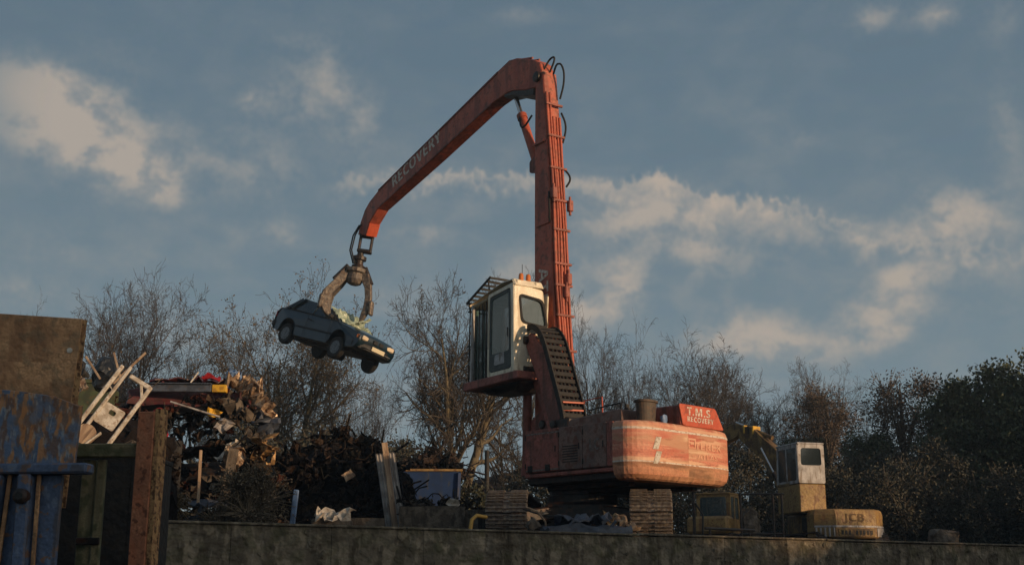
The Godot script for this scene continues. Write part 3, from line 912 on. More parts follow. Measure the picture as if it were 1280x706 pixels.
	copy(russet, Vector3(13.9, y + 1.4, -55), 2.2, 0.92, "russet brown tree behind the yellow counterweight")
	copy(ever, Vector3(23.2, y, -43), 1.0, 1.02, "evergreen tree at the far right behind the thicket")
	copy(ever, Vector3(20.2, y, -43.5), 3.2, 0.86, "evergreen tree between the tallest evergreen and the picture edge")
	copy(ever, Vector3(17.0, y, -47), 2.0, 0.92, "dark evergreen just right of the russet tree")
	copy(ever, Vector3(14.2, y + 0.6, -49.5), 4.1, 0.62, "low dark evergreen right of the yellow counterweight")
	copy(ever, Vector3(11.8, y + 0.6, -51), 1.1, 0.60, "low dark evergreen behind the yellow excavator cab")
	# thicket along the foot of the bank
	var th := {"leaves": 8200, "leaf_col": Color(0.036, 0.037, 0.026), "leaf_col2": Color(0.065, 0.060, 0.038), "lobes": 8, "leaf_size": 0.055, "sprays": 26, "low": 0.0, "bark": Color(0.085, 0.068, 0.05)}
	var b0 := leafy_tree("thicket_bush", "brown thicket bush behind the yellow counterweight", Vector3(10.6, y, -43), 3.1, 3.2, 61, th, "thicket along the foot of the bank")
	var b1 := leafy_tree("thicket_bush", "brown thicket bush just right of the yellow counterweight", Vector3(12.9, y, -42), 3.4, 3.2, 62, th, "thicket along the foot of the bank")
	var spots := [[7.6, -44.0, 1.0, "brown thicket bush between the two yellow machines"], [15.2, -41.5, 1.0, "brown thicket bush below the russet tree"], [17.2, -40.5, 0.95, "brown thicket bush below the tallest evergreen"], [19.4, -41.0, 1.05, "brown thicket bush at the right picture edge"], [5.4, -46.0, 1.0, "brown thicket bush behind the red counterweight"], [9.0, -47.5, 1.25, "taller thicket bush behind the yellow cab"], [1.4, -41.5, 1.15, "dark thicket bush seen under the red excavator deck"], [3.3, -42.5, 1.2, "dark thicket bush seen between the excavator tracks"], [4.9, -40.5, 1.1, "dark thicket bush behind the right excavator track"], [14.6, -45.5, 1.3, "tall thicket bush below the russet brown tree"], [12.6, -46.5, 1.25, "taller thicket bush on the bank right of yellow cab"]]
	for k in spots.size():
		var s = spots[k]
		copy([b0, b1][k % 2], Vector3(s[0], y, s[1]), k * 1.9, s[2], s[3], "thicket along the foot of the bank")
	# dark shrubs in the middle
	leafy_tree("shrub_bush", "dark shrub between the blue skip and the track", Vector3(-1.1, y, -37), 2.3, 1.9, 63, {"leaves": 3600, "leaf_col": Color(0.03, 0.034, 0.018), "leaf_col2": Color(0.07, 0.07, 0.035), "lobes": 7, "leaf_size": 0.06, "low": 0.0, "sprays": 20})
	copy(b0, Vector3(0.3, y, -44), 0.7, 0.95, "dark shrub behind the red excavator track")
	copy(b1, Vector3(-3.6, y, -43), 0.7, 1.25, "dark shrub behind the leaning sheet")
	copy(b0, Vector3(-6.2, y, -42), 2.7, 1.35, "dark shrub behind the black scrap mound")
	copy(b1, Vector3(-9.2, y, -44), 3.7, 1.4, "dark shrub behind the crushed cars")
	# the hedge trees go on round the yard beyond the picture: they shade it from the low sun
	var hedge := [[24.8, -41.0, 0.80], [25.6, -35.5, 0.84], [26.2, -31.0, 0.86], [26.8, -26.5, 0.80], [27.0, -25.0, 1.10], [27.2, -21.5, 1.14], [27.4, -18.2, 1.08], [27.4, -12.8, 0.76], [27.4, -9.6, 0.75], [27.4, -6.0, 1.05]]
	for k in 10: hedge.append([24.4 + 0.3 * (k % 2), -34.0 + k * 3.0, 0.70 + 0.03 * (k % 3)])
	for k in 5: hedge.append([25.9, -20.5 + k * 3.2, 0.72])
	for k in hedge.size():
		copy(ever, Vector3(hedge[k][0], y if hedge[k][1] < -37.0 else 0.0, hedge[k][1]), k * 1.3, hedge[k][2], "evergreen hedge tree beyond the right picture edge", "hedge trees beyond the picture")

# ---------------------------------------------------------------- red material handler
func v3(x: float, y: float, z: float) -> Vector3:
	return Vector3(x, y, z)

func xy(p: Array) -> Array:
	var out := []
	for q in p: out.append(Vector2(q[0], q[1]))
	return out

const ON_LEFT := Basis(Vector3(-1, 0, 0), Vector3(0, 1, 0), Vector3(0, 0, -1))
const ON_REAR := Basis(Vector3(0, 0, 1), Vector3(0, 1, 0), Vector3(-1, 0, 0))

func make_track(parent: Node3D, z: float, width: float, length: float, high: float, shoe_mat: Material, shoes := 42) -> Node3D:
	var t := Node3D.new()
	t.name = "track"
	parent.add_child(t, true)
	t.position = Vector3(0, 0, z)
	var r := high * 0.5 - 0.05
	var half := length * 0.5 - r - 0.05
	var sg := Geo.new()
	var loop := 4.0 * half + TAU * r
	var pitch := loop / shoes
	sg.box(Vector3(0, 0.0, 0), Vector3(pitch * 0.93, 0.03, width), 0.006)
	for k in [-0.32, 0.05, 0.38]:
		for s in [-1.0, 1.0]:
			sg.box(Vector3(pitch * k, 0.032, s * (width * 0.275)), Vector3(pitch * 0.13, 0.04, width * 0.40), 0.006)
	sg.box(Vector3(pitch * 0.05, 0.024, 0), Vector3(pitch * 0.16, 0.022, width * 0.13), 0.004)
	sg.box(Vector3(0, -0.05, 0), Vector3(pitch * 0.8, 0.075, width * 0.26), 0.01)
	var sm := sg.mesh()
	sm.surface_set_material(0, shoe_mat)
	for k in shoes:
		var s := pitch * k
		var p: Vector3; var d: Vector3
		if s < 2 * half:
			p = Vector3(-half + s, high - 0.05, 0); d = Vector3(1, 0, 0)
		elif s < 2 * half + PI * r:
			var a := (s - 2 * half) / r
			p = Vector3(half + sin(a) * r, high * 0.5 + cos(a) * r, 0); d = Vector3(cos(a), -sin(a), 0)
		elif s < 4 * half + PI * r:
			p = Vector3(half - (s - 2 * half - PI * r), 0.05, 0); d = Vector3(-1, 0, 0)
		else:
			var a := (s - 4 * half - PI * r) / r
			p = Vector3(-half - sin(a) * r, high * 0.5 - cos(a) * r, 0); d = Vector3(-cos(a), sin(a), 0)
		if d.x > 0.99: p.y -= 0.03 * sin(PI * clampf((p.x + half) / (2 * half), 0, 1))
		var o := MeshInstance3D.new()
		o.mesh = sm
		o.name = "shoe"
		var up := Vector3(-d.y, d.x, 0)
		o.transform = Transform3D(Basis(d, up, Vector3(0, 0, 1)) * Basis(Vector3(1, 0, 0), rng.randf_range(-0.012, 0.012)), p)
		t.add_child(o, true)
	# side frame, idler, sprocket, rollers
	var g := Geo.new()
	g.prism(rpoly(xy([[-half, 0.2], [half, 0.2], [half + 0.1, high * 0.5], [half - 0.1, high - 0.22], [-half + 0.1, high - 0.22], [-half - 0.1, high * 0.5]]), 0.08), -width * 0.26, width * 0.26, 0.02)
	part(t, "track_frame", g, M.grease)
	for s in [-1.0, 1.0]:
		g = Geo.new()
		g.xf = Transform3D(Basis(Vector3(1, 0, 0), PI * 0.5), Vector3(s * half, high * 0.5, 0))
		g.lathe([[r * 0.3, -width * 0.3], [r * 0.5, -width * 0.3], [r * 0.55, -0.1], [r * 0.84, -0.09], [r * 0.84, 0.09], [r * 0.55, 0.1], [r * 0.5, width * 0.3], [r * 0.3, width * 0.3]], 20)
		part(t, "idler" if s > 0 else "sprocket", g, M.grease)
	for k in 6:
		g = Geo.new()
		g.xf = Transform3D(Basis(Vector3(1, 0, 0), PI * 0.5), Vector3(-half + (k + 0.7) * 2 * half / 6.4, 0.2, 0))
		g.lathe([[0.08, -width * 0.31], [0.12, -width * 0.3], [0.12, width * 0.3], [0.08, width * 0.31]], 12)
		part(t, "roller", g, M.grease)
	return t

func pin(parent: Node, called: String, at: Vector3, r: float, w: float, m: Material):
	var g := Geo.new()
	g.xf = Transform3D(Basis(Vector3(1, 0, 0), PI * 0.5), at)
	g.lathe([[r * 0.7, -w * 0.5 - 0.015], [r, -w * 0.5], [r, w * 0.5], [r * 0.7, w * 0.5 + 0.015]], 14)
	return part(parent, called, g, m)

func ram(parent: Node, called: String, a: Vector3, b: Vector3, r: float, share: float, m: Material):
	# barrel from b towards a, rod the rest of the way
	var g := Geo.new()
	var mid := b.lerp(a, share)
	g.tube([b, b.lerp(a, share * 0.97), mid], [r, r, r * 0.9], 14)
	g.tube([b.lerp(a, share * 0.93), mid.lerp(a, 0.02)], r * 1.22, 14)
	g.tube([b.lerp(a, -0.01), b.lerp(a, 0.05)], r * 1.2, 12)
	var o := part(parent, called, g, m)
	g = Geo.new()
	g.tube([mid, a], r * 0.55, 12)
	part(o, "rod", g, M.chrome)
	return o

func make_excavator():
	var t := thing("scrap_handler", "red and orange tracked scrap handler lifting a car, cream raised cab", "excavator", Vector3(2.36, DECK, -25.22), deg_to_rad(123.7))
	# ---- undercarriage
	var uc := Node3D.new()
	uc.name = "undercarriage"
	t.add_child(uc)
	uc.position = Vector3(0.865, 0, -0.54)
	uc.rotation.y = deg_to_rad(140.6)
	make_track(t, -1.36, 0.80, 3.9, 0.98, M.steel).transform = uc.transform * Transform3D(Basis(), Vector3(0, 0, -1.36))
	make_track(t, 1.36, 0.80, 3.9, 0.98, M.steel).transform = uc.transform * Transform3D(Basis(), Vector3(0, 0, 1.36))
	var g := Geo.new()
	g.box(v3(0, 0.62, 0), v3(1.7, 0.34, 1.4), 0.05)
	for s in [-1.0, 1.0]:
		for e in [-1.0, 1.0]:
			g.bar(v3(e * 0.6, 0.62, s * 0.4), v3(e * 1.0, 0.5, s * 1.15), 0.42, 0.26, 0.03)
	part(uc, "car_body", g, M.grease)
	g = Geo.new()
	g.xf = Transform3D(Basis(), v3(0, 0.78, 0))
	g.lathe([[0.62, 0.0], [0.72, 0.0], [0.72, 0.16], [0.66, 0.18], [0.66, 0.36], [0.5, 0.36]], 28)
	part(uc, "slew_ring", g, M.grease)
	# ---- deck and house
	var first_house := t.get_child_count()
	g = Geo.new()
	g.box(v3(0.35, 1.20, 0), v3(2.9, 0.16, 2.44), 0.03)
	g.box(v3(0.9, 1.05, 0), v3(1.6, 0.18, 1.2), 0.03)
	for s in [-1.0, 1.0]: g.box(v3(0.3, 1.09, s * 0.8), v3(2.7, 0.12, 0.16), 0.02)
	part(t, "deck_frame", g, M.grease)
	g = Geo.new()
	g.box(v3(0.35, 1.30, 0), v3(2.94, 0.08, 2.60), 0.02)
	part(t, "deck_lip", g, M.red_dirty)
	g = Geo.new()
	g.box(v3(0.35, 1.76, 0), v3(2.84, 0.84, 2.52), 0.03)
	part(t, "house_core", g, M.panel_dark)
	# side doors, left: front red, dark middle pair, rear
	for s in [-1.0, 1.0]:
		var doors := [[0.66, 1.79, M.red_dirty], [-0.13, 0.645, M.panel_dark], [-0.90, -0.145, M.panel_dark], [-1.12, -0.915, M.red_dirty]]
		for d in doors:
			g = Geo.new()
			g.xf = Transform3D(Basis(), v3(0, 0, s * 1.278))
			var q := rpoly(xy([[d[0], 1.37], [d[1], 1.37], [d[1], 2.20], [d[0], 2.20]]), 0.03)
			g.prism(q, -0.022, 0.022, 0.008)
			var door := part(t, "side_door", g, d[2])
			if d[1] - d[0] > 0.5:
				g = Geo.new()
				var dx: float = d[0] + 0.1
				g.box(v3(dx, 1.8, s * 1.305), v3(0.03, 0.12, 0.012), 0.004)
				part(door, "handle", g, M.black)
				for hy in [1.5, 2.06]:
					g = Geo.new()
					g.tube([v3(d[1] - 0.01, hy - 0.05, s * 1.304), v3(d[1] - 0.01, hy + 0.05, s * 1.304)], 0.014, 8)
					part(door, "hinge", g, M.black)
		# louvres
		for k in 7:
			g = Geo.new()
			g.box(v3(0.26, 1.52 + k * 0.05, s * 1.303), v3(0.5, 0.018, 0.012), 0.003, Basis(Vector3(1, 0, 0), s * 0.5))
			part(t, "louvre", g, M.black)
		for st in [[1.2, 1.14, 2.125], [1.2, 1.14, 1.405]]:
			g = Geo.new()
			g.box(v3(st[0], st[2], s * 1.3015), v3(st[1], 0.028, 0.006))
			part(t, "stripe", g, M.letter_grey)
		# lifting lugs at the lower edge
		for lx in [1.62, 1.02]:
			g = Geo.new()
			g.box(v3(lx, 1.44, s * 1.306), v3(0.16, 0.13, 0.02), 0.006)
			part(t, "lug", g, M.black)
	words(t, "LC", 0.22, M.letter_grey, v3(-0.52, 1.80, -1.302), ON_LEFT)
	# ---- counterweight with rounded rear corners, lower bevel
	var outer := []
	var plan := func(off: float, low := false) -> Array:
		var z := 1.33 - off
		var x := -1.82 + off
		var ring := []
		for p in [[-1.13, z], [-1.35, z]]: ring.append(Vector2(p[0], p[1]))
		for k in 9:
			var a := PI * 0.5 * k / 8
			ring.append(Vector2(x + 0.46 - sin(a) * 0.46, z - 0.55 + cos(a) * 0.55))
		for k in 9:
			var a := PI * 0.5 * (1.0 - k / 8.0)
			ring.append(Vector2(x + 0.46 - sin(a) * 0.46, -(z - 0.55 + cos(a) * 0.55)))
		for p in [[-1.35, -z], [-1.13, -z]]: ring.append(Vector2(p[0], p[1]))
		return ring
	var levels := [[1.42, 0.0], [1.52, 0.0], [2.02, 0.0], [2.12, 0.008], [2.17, 0.03], [2.205, 0.09]]
	var rings := []
	for l in levels:
		var ring := []
		for p in plan.call(l[1]): ring.append(v3(p.x, l[0], p.y))
		rings.append(ring)
	g = Geo.new()
	g.loft(rings, false)
	var cw := part(t, "counterweight", g, M.weight)
	rings = []
	for l in [[1.10, 0.16], [1.13, 0.09], [1.20, 0.03], [1.30, 0.006], [1.4185, -0.006]]:
		var ring := []
		for p in plan.call(l[1]): ring.append(v3(p.x, l[0], p.y))
		rings.append(ring)
	g = Geo.new()
	g.loft(rings, false)
	part(cw, "lower_rim", g, M.weight_low)
	# pale line near the top, following the corner
	g = Geo.new()
	var pl: Array = plan.call(-0.004)
	for k in pl.size() - 1:
		var a: Vector2 = pl[k]; var b: Vector2 = pl[k + 1]
		g.quad(v3(a.x, 2.035, a.y), v3(a.x, 2.075, a.y), v3(b.x, 2.075, b.y), v3(b.x, 2.035, b.y))
		g.quad(v3(a.x, 1.425, a.y), v3(a.x, 1.45, a.y), v3(b.x, 1.45, b.y), v3(b.x, 1.425, b.y))
	part(cw, "stripe", g, M.letter)
	# slanted warning marks beside the corner
	for k in 2:
		g = Geo.new()
		var zz := -0.80
		g.xf = Transform3D(ON_REAR, v3(-1.812, 1.80 - k * 0.27, zz))
		g.prism(xy([[-0.10, -0.13], [0.03, -0.13], [0.12, 0.11], [-0.01, 0.11]]), 0.0, 0.012)
		part(cw, "warning_mark", g, M.white)
	words(cw, "TEREX", 0.13, M.letter_faint, v3(-1.826, 1.82, 0.52), ON_REAR, false, 1.35)
	words(cw, "ATLAS", 0.09, M.letter_faint, v3(-1.826, 1.62, 0.5), ON_REAR, false, 1.5)
	g = Geo.new()
	g.xf = Transform3D(ON_REAR, v3(-1.824, 1.86, 0.09))
	g.ring_panel(xy([[-0.10, -0.10], [0.10, -0.10], [0.10, 0.10], [-0.10, 0.10]]), xy([[-0.065, -0.065], [0.065, -0.065], [0.065, 0.065], [-0.065, 0.065]]), 0.0, 0.006)
	g.prism(xy([[-0.05, -0.02], [0.05, -0.02], [0.05, 0.01], [-0.05, 0.01]]), 0.0, 0.006)
	part(cw, "logo", g, M.letter_faint)
	# ---- engine hood with the name board
	g = Geo.new()
	g.xf = Transform3D(Basis(Vector3(0, 0, 1), Vector3(0, 1, 0), Vector3(-1, 0, 0)), Vector3.ZERO)
	g.prism(rpoly(xy([[-0.10, 2.2], [1.0, 2.2], [0.80, 2.60], [-0.16, 2.60]]), 0.05), -0.25, 1.74, 0.02)
	var hood := part(t, "engine_hood", g, M.red_dirty)
	g = Geo.new()
	g.xf = Transform3D(ON_REAR, v3(-1.745, 0, 0))
	g.prism(rpoly(xy([[-0.08, 2.2], [1.02, 2.2], [0.80, 2.62], [-0.17, 2.62]]), 0.05), 0.0, 0.03, 0.008)
	var board := part(t, "hood_rear_panel", g, M.orange)
	words(board, "T.M.S", 0.155, M.letter, v3(-1.778, 2.49, 0.34), ON_REAR, false, 1.15)
	words(board, "RECOVERY", 0.10, M.letter, v3(-1.778, 2.34, 0.38), ON_REAR, false, 1.05)
	g = Geo.new()
	g.prism(rpoly(xy([[-0.9, 2.2], [0.95, 2.2], [0.85, 2.42], [-0.6, 2.5], [-0.9, 2.5]]), 0.06), -0.9, -0.18, 0.025)
	part(t, "side_hood", g, M.panel_dark)
	# grab rails on the hood
	g = Geo.new()
	g.tube([v3(-0.8, 2.5, -0.86), v3(-0.8, 2.62, -0.86), v3(0.2, 2.56, -0.86), v3(0.2, 2.44, -0.86)], 0.014, 6)
	part(t, "grab_rail", g, M.black)
	# pre-cleaner drum beside the board
	g = Geo.new()
	g.xf = Transform3D(Basis(), v3(-1.30, 2.2, -0.62))
	g.lathe([[0.10, 0.0], [0.17, 0.0], [0.205, 0.40], [0.235, 0.41], [0.235, 0.45], [0.20, 0.46], [0.05, 0.47]], 22)
	part(t, "air_cleaner_drum", g, mat(tex(rgb(74, 66, 58), [[rgb(50, 42, 38), 4, 0.52, 0.15, 0.8], [rgb(96, 70, 50), 9, 0.6, 0.1, 0.7]], 71), 1.2, 0.7))
	g = Geo.new()
	g.xf = Transform3D(Basis(), v3(-1.52, 2.28, -0.36))
	g.lump(v3(0.12, 0.22, 0.10), 4, 0.04, 5, 6.0, 0.5)
	part(t, "rag", g, M.light_blue)
	# exhaust stub
	g = Geo.new()
	g.tube([v3(-0.55, 2.5, -0.5), v3(-0.55, 2.66, -0.5)], [0.06, 0.05], 10)
	part(t, "exhaust", g, M.black)

	# the house is shorter and wider than drawn above and slewed a little further
	var corner := v3(-1.8, 0, -1.3)
	var fit := Transform3D(Basis(), corner) * Transform3D(Basis(Vector3(0, 1, 0), deg_to_rad(10.7)) * Basis.from_scale(v3(0.80, 1.0, 1.20)), Vector3.ZERO) * Transform3D(Basis(), -corner)
	for i in range(first_house, t.get_child_count()):
		var c: Node3D = t.get_child(i)
		c.transform = fit * c.transform
	# ---- boom: tapered box, slightly leaning forward
	g = Geo.new()
	var sec := [[2.05, 2.2, 0.48, 0.24], [2.52, 2.6, 0.50, 0.24], [2.60, 4.6, 0.39, 0.24], [2.66, 7.6, 0.325, 0.225], [2.78, 10.0, 0.25, 0.205], [2.80, 10.95, 0.16, 0.20]]
	sec = [[2.50, 2.15, 0.50, 0.25], [2.54, 4.0, 0.43, 0.24], [2.62, 5.5, 0.37, 0.235], [2.67, 7.7, 0.32, 0.225], [2.76, 9.8, 0.22, 0.21], [2.80, 10.95, 0.16, 0.20]]
	var br := []
	for s in sec:
		var c := 0.025
		var hx: float = s[2]; var hz: float = s[3]
		br.append([v3(s[0] + hx, s[1], -hz + c), v3(s[0] + hx - c, s[1], -hz), v3(s[0] - hx + c, s[1], -hz), v3(s[0] - hx, s[1], -hz + c), v3(s[0] - hx, s[1], hz - c), v3(s[0] - hx + c, s[1], hz), v3(s[0] + hx - c, s[1], hz), v3(s[0] + hx, s[1], hz - c)])
	for ring in br: ring.reverse()
	g.loft(br, false)
	var boom := part(t, "boom", g, M.red)
	var back := func(y: float) -> float:
		for k in sec.size() - 1:
			if y <= sec[k + 1][1]:
				var f: float = (y - sec[k][1]) / (sec[k + 1][1] - sec[k][1])
				return lerpf(sec[k][0] - sec[k][2], sec[k + 1][0] - sec[k + 1][2], f)
		return sec[-1][0] - sec[-1][2]
	# weld flanges along the side
	for yy in [4.6, 7.2, 9.2]:
		g = Geo.new()
		g.box(v3(back.call(yy) + 0.30, yy, -0.245), v3(0.5, 0.06, 0.03), 0.008)
		part(boom, "weld_plate", g, M.red)
	# pipes up the back face
	var zs := [-0.17, -0.09, -0.02, 0.06, 0.14]
	for k in 5:
		var pts := []
		var yy := 2.6
		while yy < 10.7 - k * 0.18:
			pts.append(v3(back.call(yy) - 0.055 - 0.012 * (k % 2), yy, zs[k] + (0.012 * sin(yy * 1.7 + k))))
			yy += 0.6
		g = Geo.new()
		g.tube(pts, 0.028 if k % 2 else 0.034, 8)
		part(boom, "pipe", g, M.red)
	for yy in [3.4, 4.2, 5.0, 5.7, 6.2, 7.0, 7.7, 8.5, 9.3, 10.1]:
		g = Geo.new()
		g.box(v3(back.call(yy) - 0.085, yy, 0.0), v3(0.06, 0.055, 0.47), 0.008)
		part(boom, "pipe_clamp", g, M.red_dirty)
	# valve blocks and couplings on the pipes
	for q in [[7.85, -0.20], [5.85, 0.12], [5.55, 0.05], [7.6, 0.24]]:
		g = Geo.new()
		g.box(v3(back.call(q[0]) - 0.12, q[0], q[1]), v3(0.12, 0.26, 0.12), 0.015)
		g.tube([v3(back.call(q[0]) - 0.12, q[0] - 0.22, q[1]), v3(back.call(q[0]) - 0.12, q[0] + 0.22, q[1])], 0.03, 8)
		part(boom, "valve", g, M.red_dirty)
	# loose hoses
	for h in [[[2.64, 10.95, 0.1], [2.5, 11.16, 0.12], [2.40, 11.05, 0.2], [2.42, 10.7, 0.24], [2.52, 10.3, 0.2]], [[2.5, 9.95, 0.22], [2.44, 9.6, 0.30], [2.48, 9.2, 0.24]], [[2.35, 8.5, 0.2], [2.30, 8.3, 0.31], [2.38, 8.1, 0.25]], [[3.1, 10.0, -0.2], [3.35, 9.75, -0.3], [3.7, 10.15, -0.15]], [[2.35, 7.9, -0.26], [2.28, 7.5, -0.3], [2.36, 7.2, -0.24]], [[2.5, 10.9, -0.1], [2.38, 11.2, -0.05], [2.62, 11.3, 0.0], [2.75, 11.05, -0.1]]]:
		var cv := Curve3D.new()
		for k in h.size():
			var p := v3(h[k][0], h[k][1], h[k][2])
			var pa = h[maxi(k - 1, 0)]; var pb = h[mini(k + 1, h.size() - 1)]
			var tn := (v3(pb[0], pb[1], pb[2]) - v3(pa[0], pa[1], pa[2])) * 0.22
			cv.add_point(p, -tn, tn)
		cv.bake_interval = 0.09
		g = Geo.new()
		g.tube(Array(cv.get_baked_points()), 0.024, 7)
		part(boom, "hose", g, M.rubber)
	var txt := words(boom, "ATLAS", 0.36, M.letter, v3(2.62, 5.45, -0.243), Basis(Vector3(0, -1, 0), Vector3(-1, 0, 0), Vector3(0, 0, -1)))
	txt.name = "lettering"
	# boom foot: brackets and lift rams
	for s in [-1.0, 1.0]:
		g = Geo.new()
		g.prism(rpoly(xy([[1.75, 2.18], [3.05, 2.18], [2.95, 2.75], [2.35, 3.0], [1.95, 2.6]]), 0.08), s * 0.33 - 0.035, s * 0.33 + 0.035, 0.01)
		part(t, "boom_bracket", g, M.red_dirty)
		ram(t, "boom_ram", v3(3.05, 4.6, s * 0.36), v3(3.05, 1.55, s * 0.42), 0.10, 0.62, M.red_dirty)
	pin(t, "boom_pin", v3(2.5, 2.6, 0), 0.10, 0.80, M.grease)
	pin(boom, "head_pin", v3(2.86, 10.88, 0), 0.13, 0.52, M.grease)

	# ---- stick
	g = Geo.new()
	var so := xy([[2.72, 11.02], [2.80, 11.22], [3.0, 11.38], [3.26, 11.50], [3.78, 11.71], [4.05, 11.76], [4.24, 11.74], [5.42, 11.49], [7.83, 10.94], [11.01, 10.22], [11.45, 10.06], [11.74, 9.88], [12.00, 9.55], [12.14, 9.22], [11.66, 9.08], [11.46, 9.40], [10.95, 9.70], [7.6, 10.33], [4.85, 10.90], [4.2, 10.95], [3.9, 10.90], [3.4, 10.74], [2.98, 10.66], [2.78, 10.76]])
	g.prism(so, -0.185, 0.185, 0.02)
	var stick := part(t, "stick", g, M.red)
	# dark wear plate under the heel, edge strips
	g = Geo.new()
	g.prism(xy([[3.02, 10.66], [3.4, 10.735], [3.9, 10.895], [4.3, 10.93], [4.3, 10.86], [3.9, 10.78], [3.5, 10.60], [3.05, 10.5]]), -0.20, 0.20, 0.01)
	part(stick, "heel_plate", g, M.grease)
	for q in [[4.6, 11.66, 10.9, 10.24], [4.9, 10.92, 10.8, 9.74]]:
		g = Geo.new()
		g.bar(v3(q[0], q[1] - 0.03, -0.195), v3(q[2], q[3] - 0.0, -0.195), 0.02, 0.05, 0.004)
		part(stick, "edge_strip", g, M.red_dirty)
	g = Geo.new()
	g.prism(xy([[11.47, 9.41], [11.66, 9.09], [11.63, 9.07], [11.43, 9.38]]), -0.17, 0.17, 0.004)
	part(stick, "sunlit_nose", g, M.orange)  # orange skin stands in for low sun under the tip
	var along := (Vector3(11.01, 10.22, 0) - Vector3(5.42, 11.49, 0)).normalized()
	var upv := Vector3(-along.y, along.x, 0)
	words(stick, "RECOVERY", 0.34, M.letter, v3(8.75, 10.54, -0.189), Basis(-along, upv if upv.y > 0 else -upv, Vector3(0, 0, -1)), false, 1.2)
	for z in [-0.1, 0.1]:
		g = Geo.new()
		g.tube([v3(3.2, 11.52, z), v3(4.2, 11.80, z), v3(5.5, 11.53, z), v3(8.0, 10.96, z), v3(11.0, 10.28, z), v3(11.7, 9.98, z), v3(12.15, 9.5, z)], 0.026, 7)
		part(stick, "pipe", g, M.red_dirty)
	ram(t, "stick_ram", v3(4.18, 11.05, 0), v3(3.14, 8.75, 0), 0.105, 0.66, M.red)
	g = Geo.new()
	g.prism(rpoly(xy([[2.85, 8.5], [3.28, 8.62], [3.28, 8.9], [2.9, 9.05]]), 0.06), -0.16, -0.11, 0.008)
	g.prism(rpoly(xy([[2.85, 8.5], [3.28, 8.62], [3.28, 8.9], [2.9, 9.05]]), 0.06), 0.11, 0.16, 0.008)
	part(boom, "ram_bracket", g, M.red_dirty)

	# ---- grapple: clevis, swivel, head, tines
	var tip := v3(11.92, 9.10, 0)
	var gr := Node3D.new()
	gr.name = "grapple"
	t.add_child(gr)
	gr.position = tip
	gr.rotation = Vector3(0, deg_to_rad(-123.7), deg_to_rad(-8.0))      # hangs a little to the left, swinging
	g = Geo.new()
	for s in [-1.0, 1.0]:
		g.box(v3(s * 0.17, -0.18, 0), v3(0.06, 0.52, 0.22), 0.015)
	g.box(v3(0, -0.42, 0), v3(0.42, 0.10, 0.24), 0.02)
	g.box(v3(0, 0.04, 0), v3(0.42, 0.10, 0.20), 0.02)
	part(gr, "clevis", g, M.grease)
	g = Geo.new()
	g.xf = Transform3D(Basis(), v3(-0.1, -0.98, 0))
	g.lathe([[0.10, 0.0], [0.18, 0.0], [0.20, 0.10], [0.13, 0.14], [0.13, 0.26], [0.20, 0.28], [0.20, 0.38], [0.10, 0.42], [0.08, 0.56]], 16)
	part(gr, "swivel", g, M.grease)
	g = Geo.new()
	g.tube([v3(-0.28, 0.35, 0), v3(-0.40, 0.0, 0.05), v3(-0.42, -0.45, 0.05), v3(-0.25, -0.85, 0.1)], 0.022, 7)
	g.tube([v3(-0.22, 0.35, 0.1), v3(-0.33, 0.0, 0.12), v3(-0.36, -0.45, 0.12), v3(-0.2, -0.85, 0.14)], 0.022, 7)
	part(gr, "hose", g, M.rubber)
	g = Geo.new()
	g.xf = Transform3D(Basis(), v3(-0.14, -1.32, 0))
	g.lathe([[0.12, -0.14], [0.20, -0.10], [0.26, 0.02], [0.24, 0.2], [0.32, 0.24], [0.32, 0.34], [0.14, 0.38]], 14)
	part(gr, "head", g, M.steel)
	var arms := [0.2, 2.80, 3.5]
	var reaches := [0.25, 0.80, 0.92]
	for k in arms.size():
		var b := Basis(Vector3(0, 1, 0), -arms[k])
		var tn := Node3D.new()
		tn.name = "tine"
		gr.add_child(tn, true)
		tn.transform = Transform3D(b, v3(-0.14, -1.12, 0))
		g = Geo.new()
		var reach: float = reaches[k]
		# blade: curved claw in its own plane, outer edge then inner edge
		var oe := [[0.20, 0.05], [0.42, 0.02], [0.52 + reach * 0.10, -0.30], [0.50 + reach * 0.45, -0.66], [0.48 + reach * 0.52, -1.05], [0.40 + reach * 0.40, -1.30], [0.30 + reach * 0.2, -1.46]]
		var ie := [[0.30 + reach * 0.30, -1.20], [0.34 + reach * 0.34, -1.00], [0.36 + reach * 0.26, -0.70], [0.36, -0.40], [0.22, -0.18]]
		g.prism(xy(oe + ie), -0.075, 0.075, 0.02)
		part(tn, "claw", g, M.steel)
		g = Geo.new()
		g.box(v3(0.54 + reach * 0.42, -0.98, 0), v3(0.10, 0.42, 0.24), 0.03, Basis(Vector3(0, 0, 1), 0.05))
		part(tn, "claw_plate", g, M.steel)
		g = Geo.new()
		g.tube([v3(0.26, 0.20, 0), v3(0.50 + reach * 0.12, -0.28, 0)], 0.07, 10)
		part(tn, "tine_ram", g, M.grease)

	# ---- raised cab
	var cab := Node3D.new()
	cab.name = "cab"
	t.add_child(cab)
	# rear wall with its window
	g = Geo.new()
	var cb := Basis(Vector3(0, 0, 1), Vector3(0, 1, 0), Vector3(-1, 0, 0))
	g.xf = Transform3D(cb, v3(2.27, 0, 0))
	var wo := rpoly(xy([[-1.30, 3.66], [-0.32, 3.66], [-0.52, 5.52], [-1.28, 5.60]]), 0.07, 4)
	var wi := rpoly(xy([[-1.08, 4.76], [-0.42, 4.70], [-0.54, 5.28], [-1.14, 5.36]]), 0.12, 4)
	g.ring_panel(wo, wi, -0.03, 0.03)
	part(cab, "rear_wall", g, M.cream)
	g = Geo.new()
	g.xf = Transform3D(cb, v3(2.27, 0, 0))
